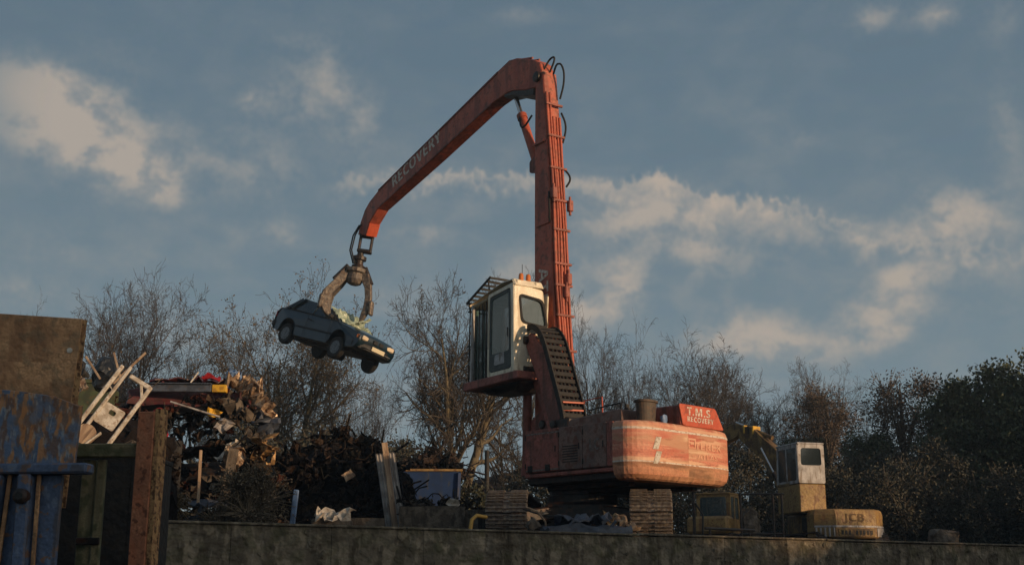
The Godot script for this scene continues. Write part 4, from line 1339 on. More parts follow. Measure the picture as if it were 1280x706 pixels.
	g.ring_panel(rpoly(xy([[-1.11, 4.73], [-0.39, 4.67], [-0.51, 5.31], [-1.17, 5.39]]), 0.13, 4), rpoly(xy([[-1.06, 4.78], [-0.44, 4.72], [-0.56, 5.26], [-1.12, 5.34]]), 0.11, 4), 0.031, 0.045)
	part(cab, "window_seal", g, M.rubber)
	g = Geo.new()
	g.xf = Transform3D(cb, v3(2.27, 0, 0))
	g.prism(rpoly(xy([[-1.085, 4.755], [-0.415, 4.695], [-0.535, 5.285], [-1.145, 5.365]]), 0.12, 4), -0.006, 0.006)
	part(cab, "rear_window", g, M.glass_window)
	# left side: frame with door opening and open front bay
	g = Geo.new()
	g.xf = Transform3D(Basis(), v3(0, 0, -1.27))
	g.ring_panel(rpoly(xy([[2.24, 3.66], [3.30, 3.66], [3.26, 5.52], [2.26, 5.62]]), 0.05, 3), rpoly(xy([[2.34, 3.74], [3.24, 3.74], [3.21, 5.45], [2.36, 5.53]]), 0.08, 3), -0.03, 0.03)
	part(cab, "side_frame", g, M.cream)
	g = Geo.new()
	g.xf = Transform3D(Basis(), v3(0, 0, -1.275))
	g.ring_panel(rpoly(xy([[2.36, 3.76], [3.22, 3.76], [3.19, 5.43], [2.38, 5.51]]), 0.08, 3), rpoly(xy([[2.43, 4.14], [3.16, 4.14], [3.13, 5.37], [2.45, 5.45]]), 0.07, 3), -0.022, 0.022)
	g.box(v3(2.79, 3.96, 0.0), v3(0.76, 0.36, 0.03), 0.01)
	var door := part(cab, "door", g, mat(tex(rgb(64, 72, 70), [[rgb(44, 50, 50), 4, 0.52, 0.15, 0.8]], 72), 1.0, 0.6))  # dark grey colour puts the shade of the cab side into the door
	g = Geo.new()
	g.xf = Transform3D(Basis(), v3(0, 0, -1.275))
	g.prism(rpoly(xy([[2.42, 4.13], [3.17, 4.13], [3.14, 5.38], [2.44, 5.46]]), 0.07, 3), -0.006, 0.006)
	part(door, "pane", g, M.glass_cab)
	g = Geo.new()
	g.xf = Transform3D(Basis(), v3(0, 0, -1.30))
	g.prism(rpoly(xy([[2.60, 3.88], [3.0, 3.88], [2.98, 4.10], [2.62, 4.14]]), 0.04, 3), -0.01, 0.01)
	part(door, "kick_panel", g, M.grey_white)
	g = Geo.new()
	g.bar(v3(2.46, 4.45, -1.315), v3(2.46, 4.65, -1.315), 0.02, 0.03, 0.005)
	part(door, "handle", g, M.black)
	# right side wall, front posts, roof, floor
	g = Geo.new()
	g.box(v3(2.75, 4.55, -0.42), v3(1.0, 1.75, 0.04), 0.01, Basis(Vector3(1, 0, 0), 0.06))
	part(cab, "far_wall", g, M.cream)
	g = Geo.new()
	g.prism(rpoly(xy([[2.20, 5.56], [2.30, 5.72], [2.75, 5.72], [4.10, 5.46], [4.12, 5.36], [3.3, 5.44]]), 0.03, 3), -1.29, -0.50, 0.03)
	part(cab, "roof", g, M.cream)
	for q in [[3.95, -1.26], [3.95, -0.45]]:
		g = Geo.new()
		g.bar(v3(4.02, 3.6, q[1]), v3(q[0], 5.42, q[1]), 0.06, 0.07, 0.012, Vector3(0, 0, 1))
		part(cab, "front_post", g, M.grey_white)
	g = Geo.new()
	g.box(v3(4.0, 4.55, -0.86), v3(0.012, 1.6, 0.76))
	part(cab, "windscreen", g, M.glass_cab)
	# guard bars on the open side and the front
	for k in 4:
		g = Geo.new()
		g.tube([v3(3.40 + k * 0.15, 3.62, -1.27), v3(3.38 + k * 0.15, 5.40 - k * 0.02, -1.27)], 0.016, 6)
		part(cab, "guard_bar", g, M.black)
	for k in 5:
		g = Geo.new()
		g.tube([v3(4.16, 3.55, -1.25 + k * 0.20), v3(4.10, 5.40, -1.25 + k * 0.19)], 0.018, 6)
		part(cab, "guard_bar", g, M.black)
	for yy in [3.75, 4.5, 5.3]:
		g = Geo.new()
		g.tube([v3(4.15, yy, -1.28), v3(4.15, yy, -0.40)], 0.02, 6)
		part(cab, "guard_rail", g, M.black)
	# roof guard: a raised slanting grid
	var ra := v3(3.20, 5.93, 0); var rb := v3(4.22, 5.50, 0)
	for s in [-1.28, -0.46]:
		g = Geo.new()
		g.bar(ra + v3(0, 0, s), rb + v3(0, 0, s), 0.035, 0.06, 0.008)
		part(cab, "roof_guard_rail", g, M.black)
		for f in [0.1, 0.9]:
			g = Geo.new()
			var p := ra.lerp(rb, f) + v3(0, 0, s)
			g.bar(p, p + v3(-0.05, -0.24, 0), 0.03, 0.03, 0.006, Vector3(0, 0, 1))
			part(cab, "roof_guard_leg", g, M.black)
	for k in 8:
		g = Geo.new()
		var p := ra.lerp(rb, (k + 0.2) / 7.4)
		g.bar(p + v3(0, 0, -1.27), p + v3(0, 0, -0.47), 0.03, 0.05, 0.006)
		part(cab, "roof_guard_slat", g, M.black)
	# lamps and aerial on the rear of the roof
	for z in [-1.05, -0.86]:
		g = Geo.new()
		g.xf = Transform3D(Basis(), v3(2.32, 5.70, z))
		g.lathe([[0.02, 0.0], [0.055, 0.01], [0.055, 0.10], [0.045, 0.15], [0.01, 0.17]], 12)
		part(cab, "beacon", g, M.amber)
	for z in [-1.16, -0.66]:
		g = Geo.new()
		g.box(v3(2.27, 5.64, z), v3(0.09, 0.10, 0.13), 0.02)
		part(cab, "work_lamp", g, M.cream)
	g = Geo.new()
	g.tube([v3(2.42, 5.7, -0.95), v3(2.42, 6.1, -0.95)], 0.007, 5)
	part(cab, "aerial", g, M.black)
	g = Geo.new()
	g.prism(rpoly(xy([[2.02, 3.48], [4.24, 3.46], [4.32, 3.58], [4.24, 3.655], [2.05, 3.655]]), 0.04, 2), -1.34, -0.30, 0.02)
	part(cab, "floor_pan", g, M.red_dirty)
	g = Geo.new()
	g.prism(rpoly(xy([[2.2, 3.475], [3.9, 3.455], [3.5, 3.30], [2.5, 3.26]]), 0.05, 2), -1.15, -0.50, 0.03)
	part(cab, "belly_plate", g, M.grease)
	# seat and console
	g = Geo.new()
	g.box(v3(2.95, 4.0, -0.85), v3(0.5, 0.14, 0.5), 0.05)
	g.box(v3(2.70, 4.42, -0.85), v3(0.14, 0.80, 0.46), 0.06, Basis(Vector3(0, 0, 1), 0.12))
	g.box(v3(2.95, 3.80, -0.85), v3(0.36, 0.30, 0.36), 0.03)
	part(cab, "seat", g, M.rubber)
	g = Geo.new()
	g.box(v3(3.35, 4.1, -0.60), v3(0.5, 0.5, 0.14), 0.03)
	g.box(v3(3.75, 4.05, -0.9), v3(0.12, 0.8, 0.3), 0.03)
	part(cab, "console", g, M.plastic)

	# ---- cab lift arm with the stepped hose tray
	var a0 := v3(2.22, 4.28, 0); var a1 := v3(0.72, 2.50, 0)
	for z in [-0.92, -0.50]:
		g = Geo.new()
		g.prism(rpoly(xy([[2.34, 4.36], [2.08, 4.52], [1.55, 4.0], [0.95, 2.5], [1.35, 2.3], [1.75, 3.3]]), 0.08, 3), z - 0.05, z + 0.05, 0.015)
		part(t, "lift_arm", g, M.red_dirty)
	g = Geo.new()
	g.bar(v3(2.30, 3.70, -0.71), v3(1.55, 2.3, -0.71), 0.16, 0.20, 0.02)
	part(t, "lift_link", g, M.red_dirty)
	ram(t, "lift_ram", v3(2.1, 3.9, -0.62), v3(1.5, 2.3, -0.62), 0.07, 0.55, M.grease)
	for q in [[2.22, 4.36], [1.2, 2.42], [2.28, 3.72]]:
		pin(t, "lift_pin", v3(q[0], q[1], -0.71), 0.09, 0.66, M.grease)
	# hose tray: two cheeks with rungs, bent over the top of the arm
	var path := [v3(2.18, 4.62, 0), v3(1.92, 4.60, 0), v3(1.66, 4.36, 0), v3(1.44, 3.90, 0), v3(1.22, 3.35, 0), v3(1.0, 2.80, 0), v3(0.88, 2.36, 0)]
	var cv := Curve3D.new()
	for k in path.size():
		var tn: Vector3 = (path[mini(k + 1, path.size() - 1)] - path[maxi(k - 1, 0)]) * 0.16
		cv.add_point(path[k], -tn, tn)
	var total := cv.get_baked_length()
	for z in [-0.98, -0.40]:
		g = Geo.new()
		for k in 24:
			var p := cv.sample_baked(total * k / 24.0)
			var q := cv.sample_baked(total * (k + 1) / 24.0)
			g.bar(p + v3(0, 0, z), q + v3(0, 0, z), 0.03, 0.13, 0.0, Vector3(0, 0, 1).cross(q - p))
		part(t, "hose_tray_cheek", g, M.black)
	for k in 17:
		var p := cv.sample_baked(total * (k + 0.5) / 17.0)
		var d := (cv.sample_baked(total * (k + 0.6) / 17.0) - p).normalized()
		g = Geo.new()
		g.box(p + v3(0, 0, -0.69), v3(0.10, 0.035, 0.58), 0.008, Basis(d, Vector3(0, 0, 1).cross(d), Vector3(0, 0, 1)))
		part(t, "hose_tray_rung", g, M.black)
	for k in 5:
		var pts := []
		for j in 15:
			pts.append(cv.sample_baked(total * j / 14.0) + v3(-0.02, 0.02 * sin(j * 1.3 + k * 2.0), -0.88 + k * 0.10 + 0.015 * sin(j + k)) + v3(0.05, 0.0, 0.0))
		g = Geo.new()
		g.tube(pts, 0.026, 7)
		part(t, "hose", g, M.rubber if k % 2 else M.grease)
	# handrail and valve bank at the foot of the arm
	g = Geo.new()
	g.box(v3(0.95, 2.36, -0.7), v3(0.5, 0.32, 0.6), 0.03)
	part(t, "valve_bank", g, M.grease)
	for z in [-1.22, -0.12]:
		g = Geo.new()
		g.tube([v3(1.35, 2.2, z), v3(1.32, 3.0, z), v3(0.7, 3.0, z), v3(0.68, 2.2, z)], 0.018, 7)
		if z > -1.0: part(t, "handrail", g, M.orange)
	for k in 3:
		g = Geo.new()
		g.bar(v3(1.0, 2.55 + k * 0.16, -0.92), v3(0.95, 2.56 + k * 0.16, -0.42), 0.04, 0.035, 0.006)
		part(t, "step", g, M.orange)
	uc.name = "undercarriage"
	return t

# ---------------------------------------------------------------- car in the grapple
const CAR_AT := Vector3(-5.38, 8.22, -35.6)

func make_car():
	# own axes: x forward, y up, z to its right; origin under the middle of the sills
	var t := thing("car", "dark blue saloon car hanging nose down from the grapple", "car")
	var fwd := Vector3(0.75, 0.0, 0.6614)
	var b := Basis(fwd, Vector3.UP, fwd.cross(Vector3.UP))
	b = b * Basis(Vector3(0, 0, 1), deg_to_rad(-16.0)) * Basis(Vector3(1, 0, 0), deg_to_rad(-11.0))
	t.transform = Transform3D(b.scaled(Vector3.ONE * 0.96), CAR_AT)
	var L := 2.02
	# lower body: rings across the width, side outline with wheel arches
	var arch := func(cx: float, r: float, list: Array):
		for k in 9:
			var a := PI - PI * k / 8.0
			list.append(Vector2(cx + cos(a) * r, 0.30 + sin(a) * r * 1.02))
	var side := [Vector2(-L, 0.42), Vector2(-1.95, 0.24), Vector2(-1.62, 0.20)]
	arch.call(-1.24, 0.345, side)
	side.append(Vector2(-0.85, 0.17)); side.append(Vector2(0.80, 0.17))
	arch.call(1.22, 0.345, side)
	side.append_array([Vector2(1.62, 0.20), Vector2(1.96, 0.26), Vector2(2.06, 0.42), Vector2(2.04, 0.62), Vector2(1.94, 0.70), Vector2(1.45, 0.80), Vector2(0.90, 0.88), Vector2(0.0, 0.91), Vector2(-1.2, 0.95), Vector2(-1.86, 0.93), Vector2(-2.0, 0.86), Vector2(-2.06, 0.60)])
	var rings := []
	for q in [[-0.80, 0.05], [-0.835, 0.0], [-0.80, -0.02], [-0.70, -0.045], [-0.4, -0.06], [0.0, -0.065], [0.4, -0.06], [0.70, -0.045], [0.80, -0.02], [0.835, 0.0], [0.80, 0.05]]:
		var ring := []
		for p in side:
			var x: float = p.x
			var y: float = p.y
			if y > 0.55: y += -q[1] * 0.9 if absf(q[0]) < 0.79 else 0.0
			if absf(q[0]) > 0.805 and y > 0.7: y -= 0.0
			var zz: float = q[0]
			if y > 0.72: zz *= 0.97
			# plan taper of nose and tail
			zz *= 1.0 - 0.10 * pow(maxf(0.0, absf(x) - 1.3) / 0.76, 2.0)
			ring.append(Vector3(x + (0.05 * (1.0 - absf(q[0]) / 0.835) if x > 1.9 else 0.0), y, zz))
		rings.append(ring)
	var g := Geo.new()
	g.loft(rings, true, false, false)
	# end skins of the two outermost rings: side walls
	for e in [[0, -1.0], [rings.size() - 1, 1.0]]:
		var ring: Array = rings[e[0]]
		var flat := PackedVector2Array()
		for p in ring: flat.append(Vector2(p.x, p.y))
		var id := Geometry2D.triangulate_polygon(flat)
		for i in range(0, id.size(), 3):
			var p0: Vector3 = ring[id[i]]; var p1: Vector3 = ring[id[i + 1]]; var p2: Vector3 = ring[id[i + 2]]
			if ((p1 - p0).cross(p2 - p0)).z * e[1] < 0.0: g.tri(p0, p2, p1)
			else: g.tri(p0, p1, p2)
	part(t, "body", g, M.car_paint)
	# underside, dark
	g = Geo.new()
	g.box(v3(0, 0.22, 0), v3(3.4, 0.16, 1.1), 0.05)
	g.box(v3(0.95, 0.30, 0), v3(0.9, 0.3, 0.9), 0.06)
	g.tube([v3(0.7, 0.12, 0.2), v3(-0.4, 0.10, 0.22), v3(-1.5, 0.14, 0.35), v3(-2.0, 0.2, 0.4)], 0.04, 8)
	part(t, "underbody", g, M.grease)
	# greenhouse: pillars and roof, roof pressed down where the claws grip
	var bot := [v3(0.92, 0.90, 0.70), v3(-0.32, 0.93, 0.76), v3(-1.42, 0.96, 0.72), v3(-1.78, 0.94, 0.62)]
	var topr := [v3(0.18, 1.24, 0.53), v3(-0.42, 1.31, 0.57), v3(-1.10, 1.36, 0.55), v3(-1.30, 1.35, 0.5)]
	g = Geo.new()
	var roof := []
	for s in [-1.0, -0.5, 0.0, 0.5, 1.0]:
		var ring := []
		var sag := -0.10 * (1.0 - absf(s)) * 0.0
		for q in [[0.22, 1.215, -0.03], [0.16, 1.25, 0.0], [-0.42, 1.325, -0.10], [-1.10, 1.375, -0.03], [-1.36, 1.345, 0.0], [-1.30, 1.315, 0.0], [-0.42, 1.285, -0.10], [0.1, 1.205, -0.03]]:
			ring.append(v3(q[0], q[1] + (1.0 - s * s) * (0.03 + q[2]) + sag, s * 0.575))
		ring.reverse()
		roof.append(ring)
	g.loft(roof, true)
	part(t, "roof", g, M.car_paint)
	for s in [-1.0, 1.0]:
		var m := Vector3(1, 1, s)
		for k in 4:
			g = Geo.new()
			g.bar(bot[k] * m, topr[k] * m, 0.05 if k < 3 else 0.09, 0.07 if k < 2 else 0.14, 0.012, Vector3(0, 0, 1))
			part(t, "pillar", g, M.car_paint)
		# side glass
		for k in 2:
			g = Geo.new()
			var q0: Vector3 = bot[k] * m; var q1: Vector3 = bot[k + 1] * m; var q2: Vector3 = topr[k + 1] * m; var q3: Vector3 = topr[k] * m
			var th := v3(0, 0, 0.008 * s)
			g.quad(q0, q1, q2, q3); g.quad(q3 - th, q2 - th, q1 - th, q0 - th)
			part(t, "side_window", g, M.glass_dark)
		# sill strip, door line, mirror, handle
		g = Geo.new()
		g.box(v3(0.0, 0.47, s * 0.842), v3(1.7, 0.05, 0.02), 0.008)
		part(t, "rub_strip", g, M.car_trim)
		for dx in [0.72, -0.38]:
			g = Geo.new()
			g.box(v3(dx, 0.57, s * 0.8365), v3(0.012, 0.66, 0.006))
			part(t, "door_gap", g, M.car_trim)
		g = Geo.new()
		g.box(v3(0.62, 0.98, s * 0.84), v3(0.10, 0.13, 0.18), 0.035)
		part(t, "mirror", g, M.car_trim)
		g = Geo.new()
		g.box(v3(-0.26, 0.74, s * 0.845), v3(0.18, 0.035, 0.02), 0.008)
		part(t, "door_handle", g, M.car_trim)
	# shattered windscreen hanging in crumpled folds, bonnet edge lifted
	g = Geo.new()
	var wb := Basis(v3(0, 0, 1), v3(-0.80, 0.48, 0).normalized(), v3(0.48, 0.80, 0).normalized())
	g.xf = Transform3D(wb, v3(0.60, 1.07, 0.0))
	g.crumple(1.26, 0.86, 14, 9, 0.07, 7, 0.01, 2.2)
	part(t, "windscreen", g, M.crazed)
	g = Geo.new()
	g.xf = Transform3D(Basis(v3(0, 0, 1), 0.4) * Basis(v3(1, 0, 0), -1.1), v3(0.88, 1.02, 0.10))
	g.crumple(0.34, 1.2, 5, 12, 0.06, 17, 0.01, 3.0)
	part(t, "scuttle_panel", g, M.crazed)
	g = Geo.new()
	var q0 := v3(-1.80, 0.95, -0.58); var q1 := v3(-1.80, 0.95, 0.58); var q2 := v3(-1.33, 1.33, 0.48); var q3 := v3(-1.33, 1.33, -0.48)
	g.quad(q0, q3, q2, q1); g.quad(q0 + v3(0.01, -0.01, 0), q1 + v3(0.01, -0.01, 0), q2 + v3(0.01, -0.01, 0), q3 + v3(0.01, -0.01, 0))
	part(t, "rear_window", g, M.glass_dark)
	# bonnet skin, slightly proud, with a shut line
	g = Geo.new()
	var bn := []
	for s in [-0.66, -0.33, 0.0, 0.33, 0.66]:
		var up: float = 0.055 * (1.0 - absf(s) * 0.9)
		bn.append([v3(1.96, 0.715 + up, s * 0.93), v3(1.45, 0.82 + up, s), v3(0.95, 0.905 + up, s * 1.02), v3(0.95, 0.88 + up, s * 1.02), v3(1.45, 0.79 + up, s), v3(1.95, 0.69 + up, s * 0.93)])
	for ring in bn: ring.reverse()
	g.loft(bn, false)
	part(t, "bonnet", g, M.car_paint)
	# nose: bumper, lamps, twin grille, plate
	g = Geo.new()
	g.prism(rpoly(xy([[1.80, -0.80], [2.04, -0.62], [2.15, -0.3], [2.17, 0.0], [2.15, 0.3], [2.04, 0.62], [1.80, 0.80]]), 0.08, 3), 0.0, 0.20, 0.03)
	var bp := part(t, "front_bumper", g, M.car_trim)
	bp.transform = Transform3D(Basis(v3(1, 0, 0), v3(0, 0, 1), v3(0, -1, 0)), v3(0, 0.47, 0))
	g = Geo.new()
	g.box(v3(2.155, 0.36, 0), v3(0.03, 0.035, 1.1), 0.008)
	part(t, "bumper_strip", g, M.alloy)
	for s in [-1.0, 1.0]:
		g = Geo.new()
		g.box(v3(2.045, 0.60, s * 0.46), v3(0.07, 0.135, 0.40), 0.03, Basis(v3(0, 1, 0), s * 0.22))
		part(t, "headlight", g, M.lamp_lens)
		g = Geo.new()
		g.box(v3(1.96, 0.60, s * 0.71), v3(0.09, 0.12, 0.12), 0.02, Basis(v3(0, 1, 0), s * 0.6))
		part(t, "indicator", g, M.amber)
		g = Geo.new()
		g.box(v3(2.10, 0.60, s * 0.12), v3(0.04, 0.12, 0.17), 0.03)
		part(t, "grille", g, M.car_trim)
		g = Geo.new()
		g.box(v3(-2.05, 0.72, s * 0.58), v3(0.05, 0.2, 0.34), 0.02)
		part(t, "tail_lamp", g, M.bright_red)
	g = Geo.new()
	g.box(v3(2.185, 0.40, 0.0), v3(0.02, 0.12, 0.52), 0.005)
	part(t, "number_plate", g, M.plate)
	g = Geo.new()
	g.box(v3(-2.03, 0.42, 0), v3(0.16, 0.22, 1.56), 0.05)
	part(t, "rear_bumper", g, M.car_trim)
	# wheels drooping on their springs
	for w in [[1.22, -1.0], [1.22, 1.0], [-1.24, -1.0], [-1.24, 1.0]]:
		var wn := Node3D.new()
		wn.name = "wheel"
		t.add_child(wn, true)
		wn.transform = Transform3D(Basis(v3(1, 0, 0), PI * 0.5 * w[1]), v3(w[0], 0.17 if w[0] < 0.0 else 0.12, w[1] * 0.70))
		g = Geo.new()
		g.lathe([[0.19, -0.09], [0.29, -0.095], [0.318, -0.07], [0.328, -0.03], [0.328, 0.03], [0.318, 0.07], [0.29, 0.095], [0.20, 0.09], [0.19, 0.06], [0.10, 0.03]], 26)
		part(wn, "tyre", g, M.rubber)
		g = Geo.new()
		for k in 5:
			var a := TAU * k / 5.0
			g.bar(v3(cos(a) * 0.04, 0.075, sin(a) * 0.04), v3(cos(a) * 0.185, 0.07, sin(a) * 0.185), 0.06, 0.03, 0.008)
		g.xf = Transform3D(Basis(), v3(0, 0.05, 0))
		g.lathe([[0.01, 0.0], [0.06, 0.0], [0.06, 0.035], [0.01, 0.04]], 12)
		g.xf = Transform3D()
		g.lathe([[0.165, 0.06], [0.20, 0.06], [0.20, 0.085], [0.18, 0.088]], 24)
		part(wn, "rim", g, M.alloy)
		g = Geo.new()
		g.bar(v3(w[0], 0.22, w[1] * 0.62), v3(w[0], 0.26, w[1] * 0.2), 0.10, 0.08, 0.01)
		part(t, "suspension_arm", g, M.grease)
	# exhaust box under the floor
	g = Geo.new()
	g.box(v3(-0.1, 0.06, -0.45), v3(0.55, 0.24, 0.36), 0.06)
	part(t, "silencer", g, M.grease)
	return t

# ---------------------------------------------------------------- yellow machines
func make_yellow_excavator():
	# own axes: x forward (away), y up, z right; seen from its rear left corner
	var t := thing("yellow_excavator", "faded yellow excavator with white-topped cab parked behind the wall", "excavator", Vector3(9.75, DECK, -39.2), deg_to_rad(106.0))
	t.scale = Vector3.ONE * 0.93
	for z in [-1.0, 1.0]: make_track(t, z, 0.55, 3.4, 0.85, M.grease, 34)
	var g := Geo.new()
	g.box(v3(0, 0.62, 0), v3(1.4, 0.4, 1.6), 0.05)
	part(t, "car_body", g, M.grease)
	# counterweight with cut corners
	var lv := [[0.62, -0.10, 0.0], [0.66, 0.0, 0.0], [1.36, 0.0, 0.0], [1.50, -0.05, 0.03], [1.54, -0.12, 0.05]]
	var rings := []
	for l in lv:
		var e: float = l[1]
		var ring := []
		for p in [[-0.9, -1.25 - e], [-1.35, -1.25 - e], [-1.80 - e, -0.72], [-1.80 - e, 0.72], [-1.35, 1.25 + e], [-0.9, 1.25 + e]]:
			ring.append(v3(p[0], l[0], p[1]))
		ring.reverse()
		rings.append(ring)
	g = Geo.new()
	g.loft(rings, false)
	var cw := part(t, "counterweight", g, M.yellow)
	g = Geo.new()
	for q in [[-1.355, -1.255, -1.808, -0.722], [-1.808, -0.722, -1.808, 0.722], [-1.808, 0.722, -1.355, 1.255]]:
		g.bar(v3(q[0], 0.99, q[1]), v3(q[2], 0.99, q[3]), 0.02, 0.06, 0.004)
	part(cw, "grey_band", g, M.grey_white)
	# ribs below the band on the cut corners
	for k in 5:
		for s in [-1.0, 1.0]:
			var f := (k + 0.5) / 5.0
			g = Geo.new()
			var p := v3(-1.36, 0, s * 1.26).lerp(v3(-1.81, 0, s * 0.73), f)
			g.box(p + v3(0, 0.81, 0), v3(0.05, 0.28, 0.05), 0.008)
			part(cw, "rib", g, M.grey_white)
	g = Geo.new()
	g.box(v3(-1.812, 0.80, 0), v3(0.02, 0.24, 1.3), 0.005)
	part(cw, "lower_plate", g, M.yellow_dull)
	for k in 9:
		if k == 3: continue
		g = Geo.new()
		g.box(v3(-1.826, 0.80, -0.52 + k * 0.13), v3(0.012, 0.13, 0.08), 0.003)
		part(cw, "slot", g, M.black)
	words(cw, "JCB", 0.24, M.dull_letter, v3(-1.806, 1.26, -0.05), ON_REAR, false, 1.4)
	# house in front of the weight, vented side
	g = Geo.new()
	g.box(v3(0.1, 1.05, 0.15), v3(2.0, 0.8, 2.1), 0.04)
	part(t, "engine_house", g, M.yellow_dull)
	g = Geo.new()
	g.box(v3(-0.55, 1.1, -1.0), v3(0.5, 0.45, 0.24), 0.03)
	part(t, "battery_box", g, M.black)
	# tall cab on a yellow riser
	g = Geo.new()
	g.box(v3(-0.15, 1.92, -0.98), v3(1.5, 0.92, 0.96), 0.03)
	part(t, "cab_riser", g, M.yellow)
	g = Geo.new()
	g.box(v3(0.15, 2.40, -0.98), v3(0.9, 0.10, 1.0), 0.02)
	part(t, "riser_ledge", g, M.yellow_dull)
	var cab := Node3D.new()
	cab.name = "cab"
	t.add_child(cab)
	g = Geo.new()
	g.xf = Transform3D(ON_REAR, v3(-0.88, 0, 0))
	g.ring_panel(rpoly(xy([[-1.46, 2.40], [-0.50, 2.40], [-0.52, 3.66], [-1.44, 3.66]]), 0.05, 3), rpoly(xy([[-1.36, 2.98], [-0.60, 2.98], [-0.62, 3.54], [-1.34, 3.54]]), 0.09, 3), -0.03, 0.03)
	part(cab, "rear_wall", g, M.grey_white)
	g = Geo.new()
	g.xf = Transform3D(ON_REAR, v3(-0.88, 0, 0))
	g.prism(rpoly(xy([[-1.365, 2.975], [-0.595, 2.975], [-0.615, 3.545], [-1.345, 3.545]]), 0.09, 3), -0.005, 0.005)
	part(cab, "rear_window", g, M.glass_dark)
	for s in [-1.45, -0.51]:
		g = Geo.new()
		g.xf = Transform3D(Basis(), v3(0, 0, s))
		g.ring_panel(rpoly(xy([[-0.90, 2.40], [0.60, 2.40], [0.50, 3.66], [-0.90, 3.66]]), 0.05, 3), rpoly(xy([[-0.78, 2.50], [0.48, 2.50], [0.40, 3.56], [-0.78, 3.56]]), 0.06, 3), -0.02, 0.02)
		part(cab, "side_frame", g, M.grey_white)
		g = Geo.new()
		g.box(v3(-0.12, 3.0, s), v3(0.06, 1.12, 0.035), 0.008)
		part(cab, "door_post", g, M.grey_white)
		g = Geo.new()
		g.xf = Transform3D(Basis(), v3(0, 0, s))
		g.prism(xy([[-0.79, 2.49], [0.49, 2.49], [0.41, 3.57], [-0.79, 3.57]]), -0.004, 0.004)
		part(cab, "side_window", g, M.glass_dark)
	g = Geo.new()
	g.box(v3(-0.18, 3.69, -0.98), v3(1.5, 0.07, 1.0), 0.025)
	part(cab, "roof", g, M.grey_white)
	g = Geo.new()
	g.box(v3(-0.1, 2.9, -0.95), v3(0.5, 0.9, 0.5), 0.08)
	part(cab, "seat", g, M.rubber)
	# boom rising forward to its elbow, stick dropping left, both slewed left of the cab's line
	var first_boom := t.get_child_count()
	g = Geo.new()
	g.prism(rpoly(xy([[0.7, 1.1], [1.1, 1.0], [2.1, 3.1], [3.3, 4.05], [3.2, 4.45], [2.7, 4.42], [1.6, 3.5]]), 0.1, 3), 0.0, 0.36, 0.02)
	var boom := part(t, "boom", g, M.yellow_dull)
	for k in 3:
		g = Geo.new()
		g.box(v3(2.6 + k * 0.2, 4.28 + k * 0.03, 0.18), v3(0.08, 0.3, 0.42), 0.02)
		part(boom, "hose_clamp", g, M.yellow_bright if k != 1 else M.black)
	g = Geo.new()
	g.prism(rpoly(xy([[2.9, 4.45], [3.4, 4.1], [5.6, 3.4], [5.9, 3.55], [4.6, 4.3], [3.5, 4.62]]), 0.08, 3), 0.04, 0.32, 0.02)
	part(t, "stick", g, M.yellow_dull)
	ram(t, "boom_ram", v3(2.2, 3.6, -0.08), v3(0.9, 1.3, -0.08), 0.08, 0.6, M.grease)
	ram(t, "stick_ram", v3(3.5, 4.66, 0.18), v3(1.9, 3.95, 0.18), 0.07, 0.6, M.yellow_dull)
	var swing := Transform3D(Basis(Vector3(0, 1, 0), deg_to_rad(24.0)), v3(0.4, 0.28, -0.1))
	for i in range(first_boom, t.get_child_count()):
		t.get_child(i).transform = swing * t.get_child(i).transform

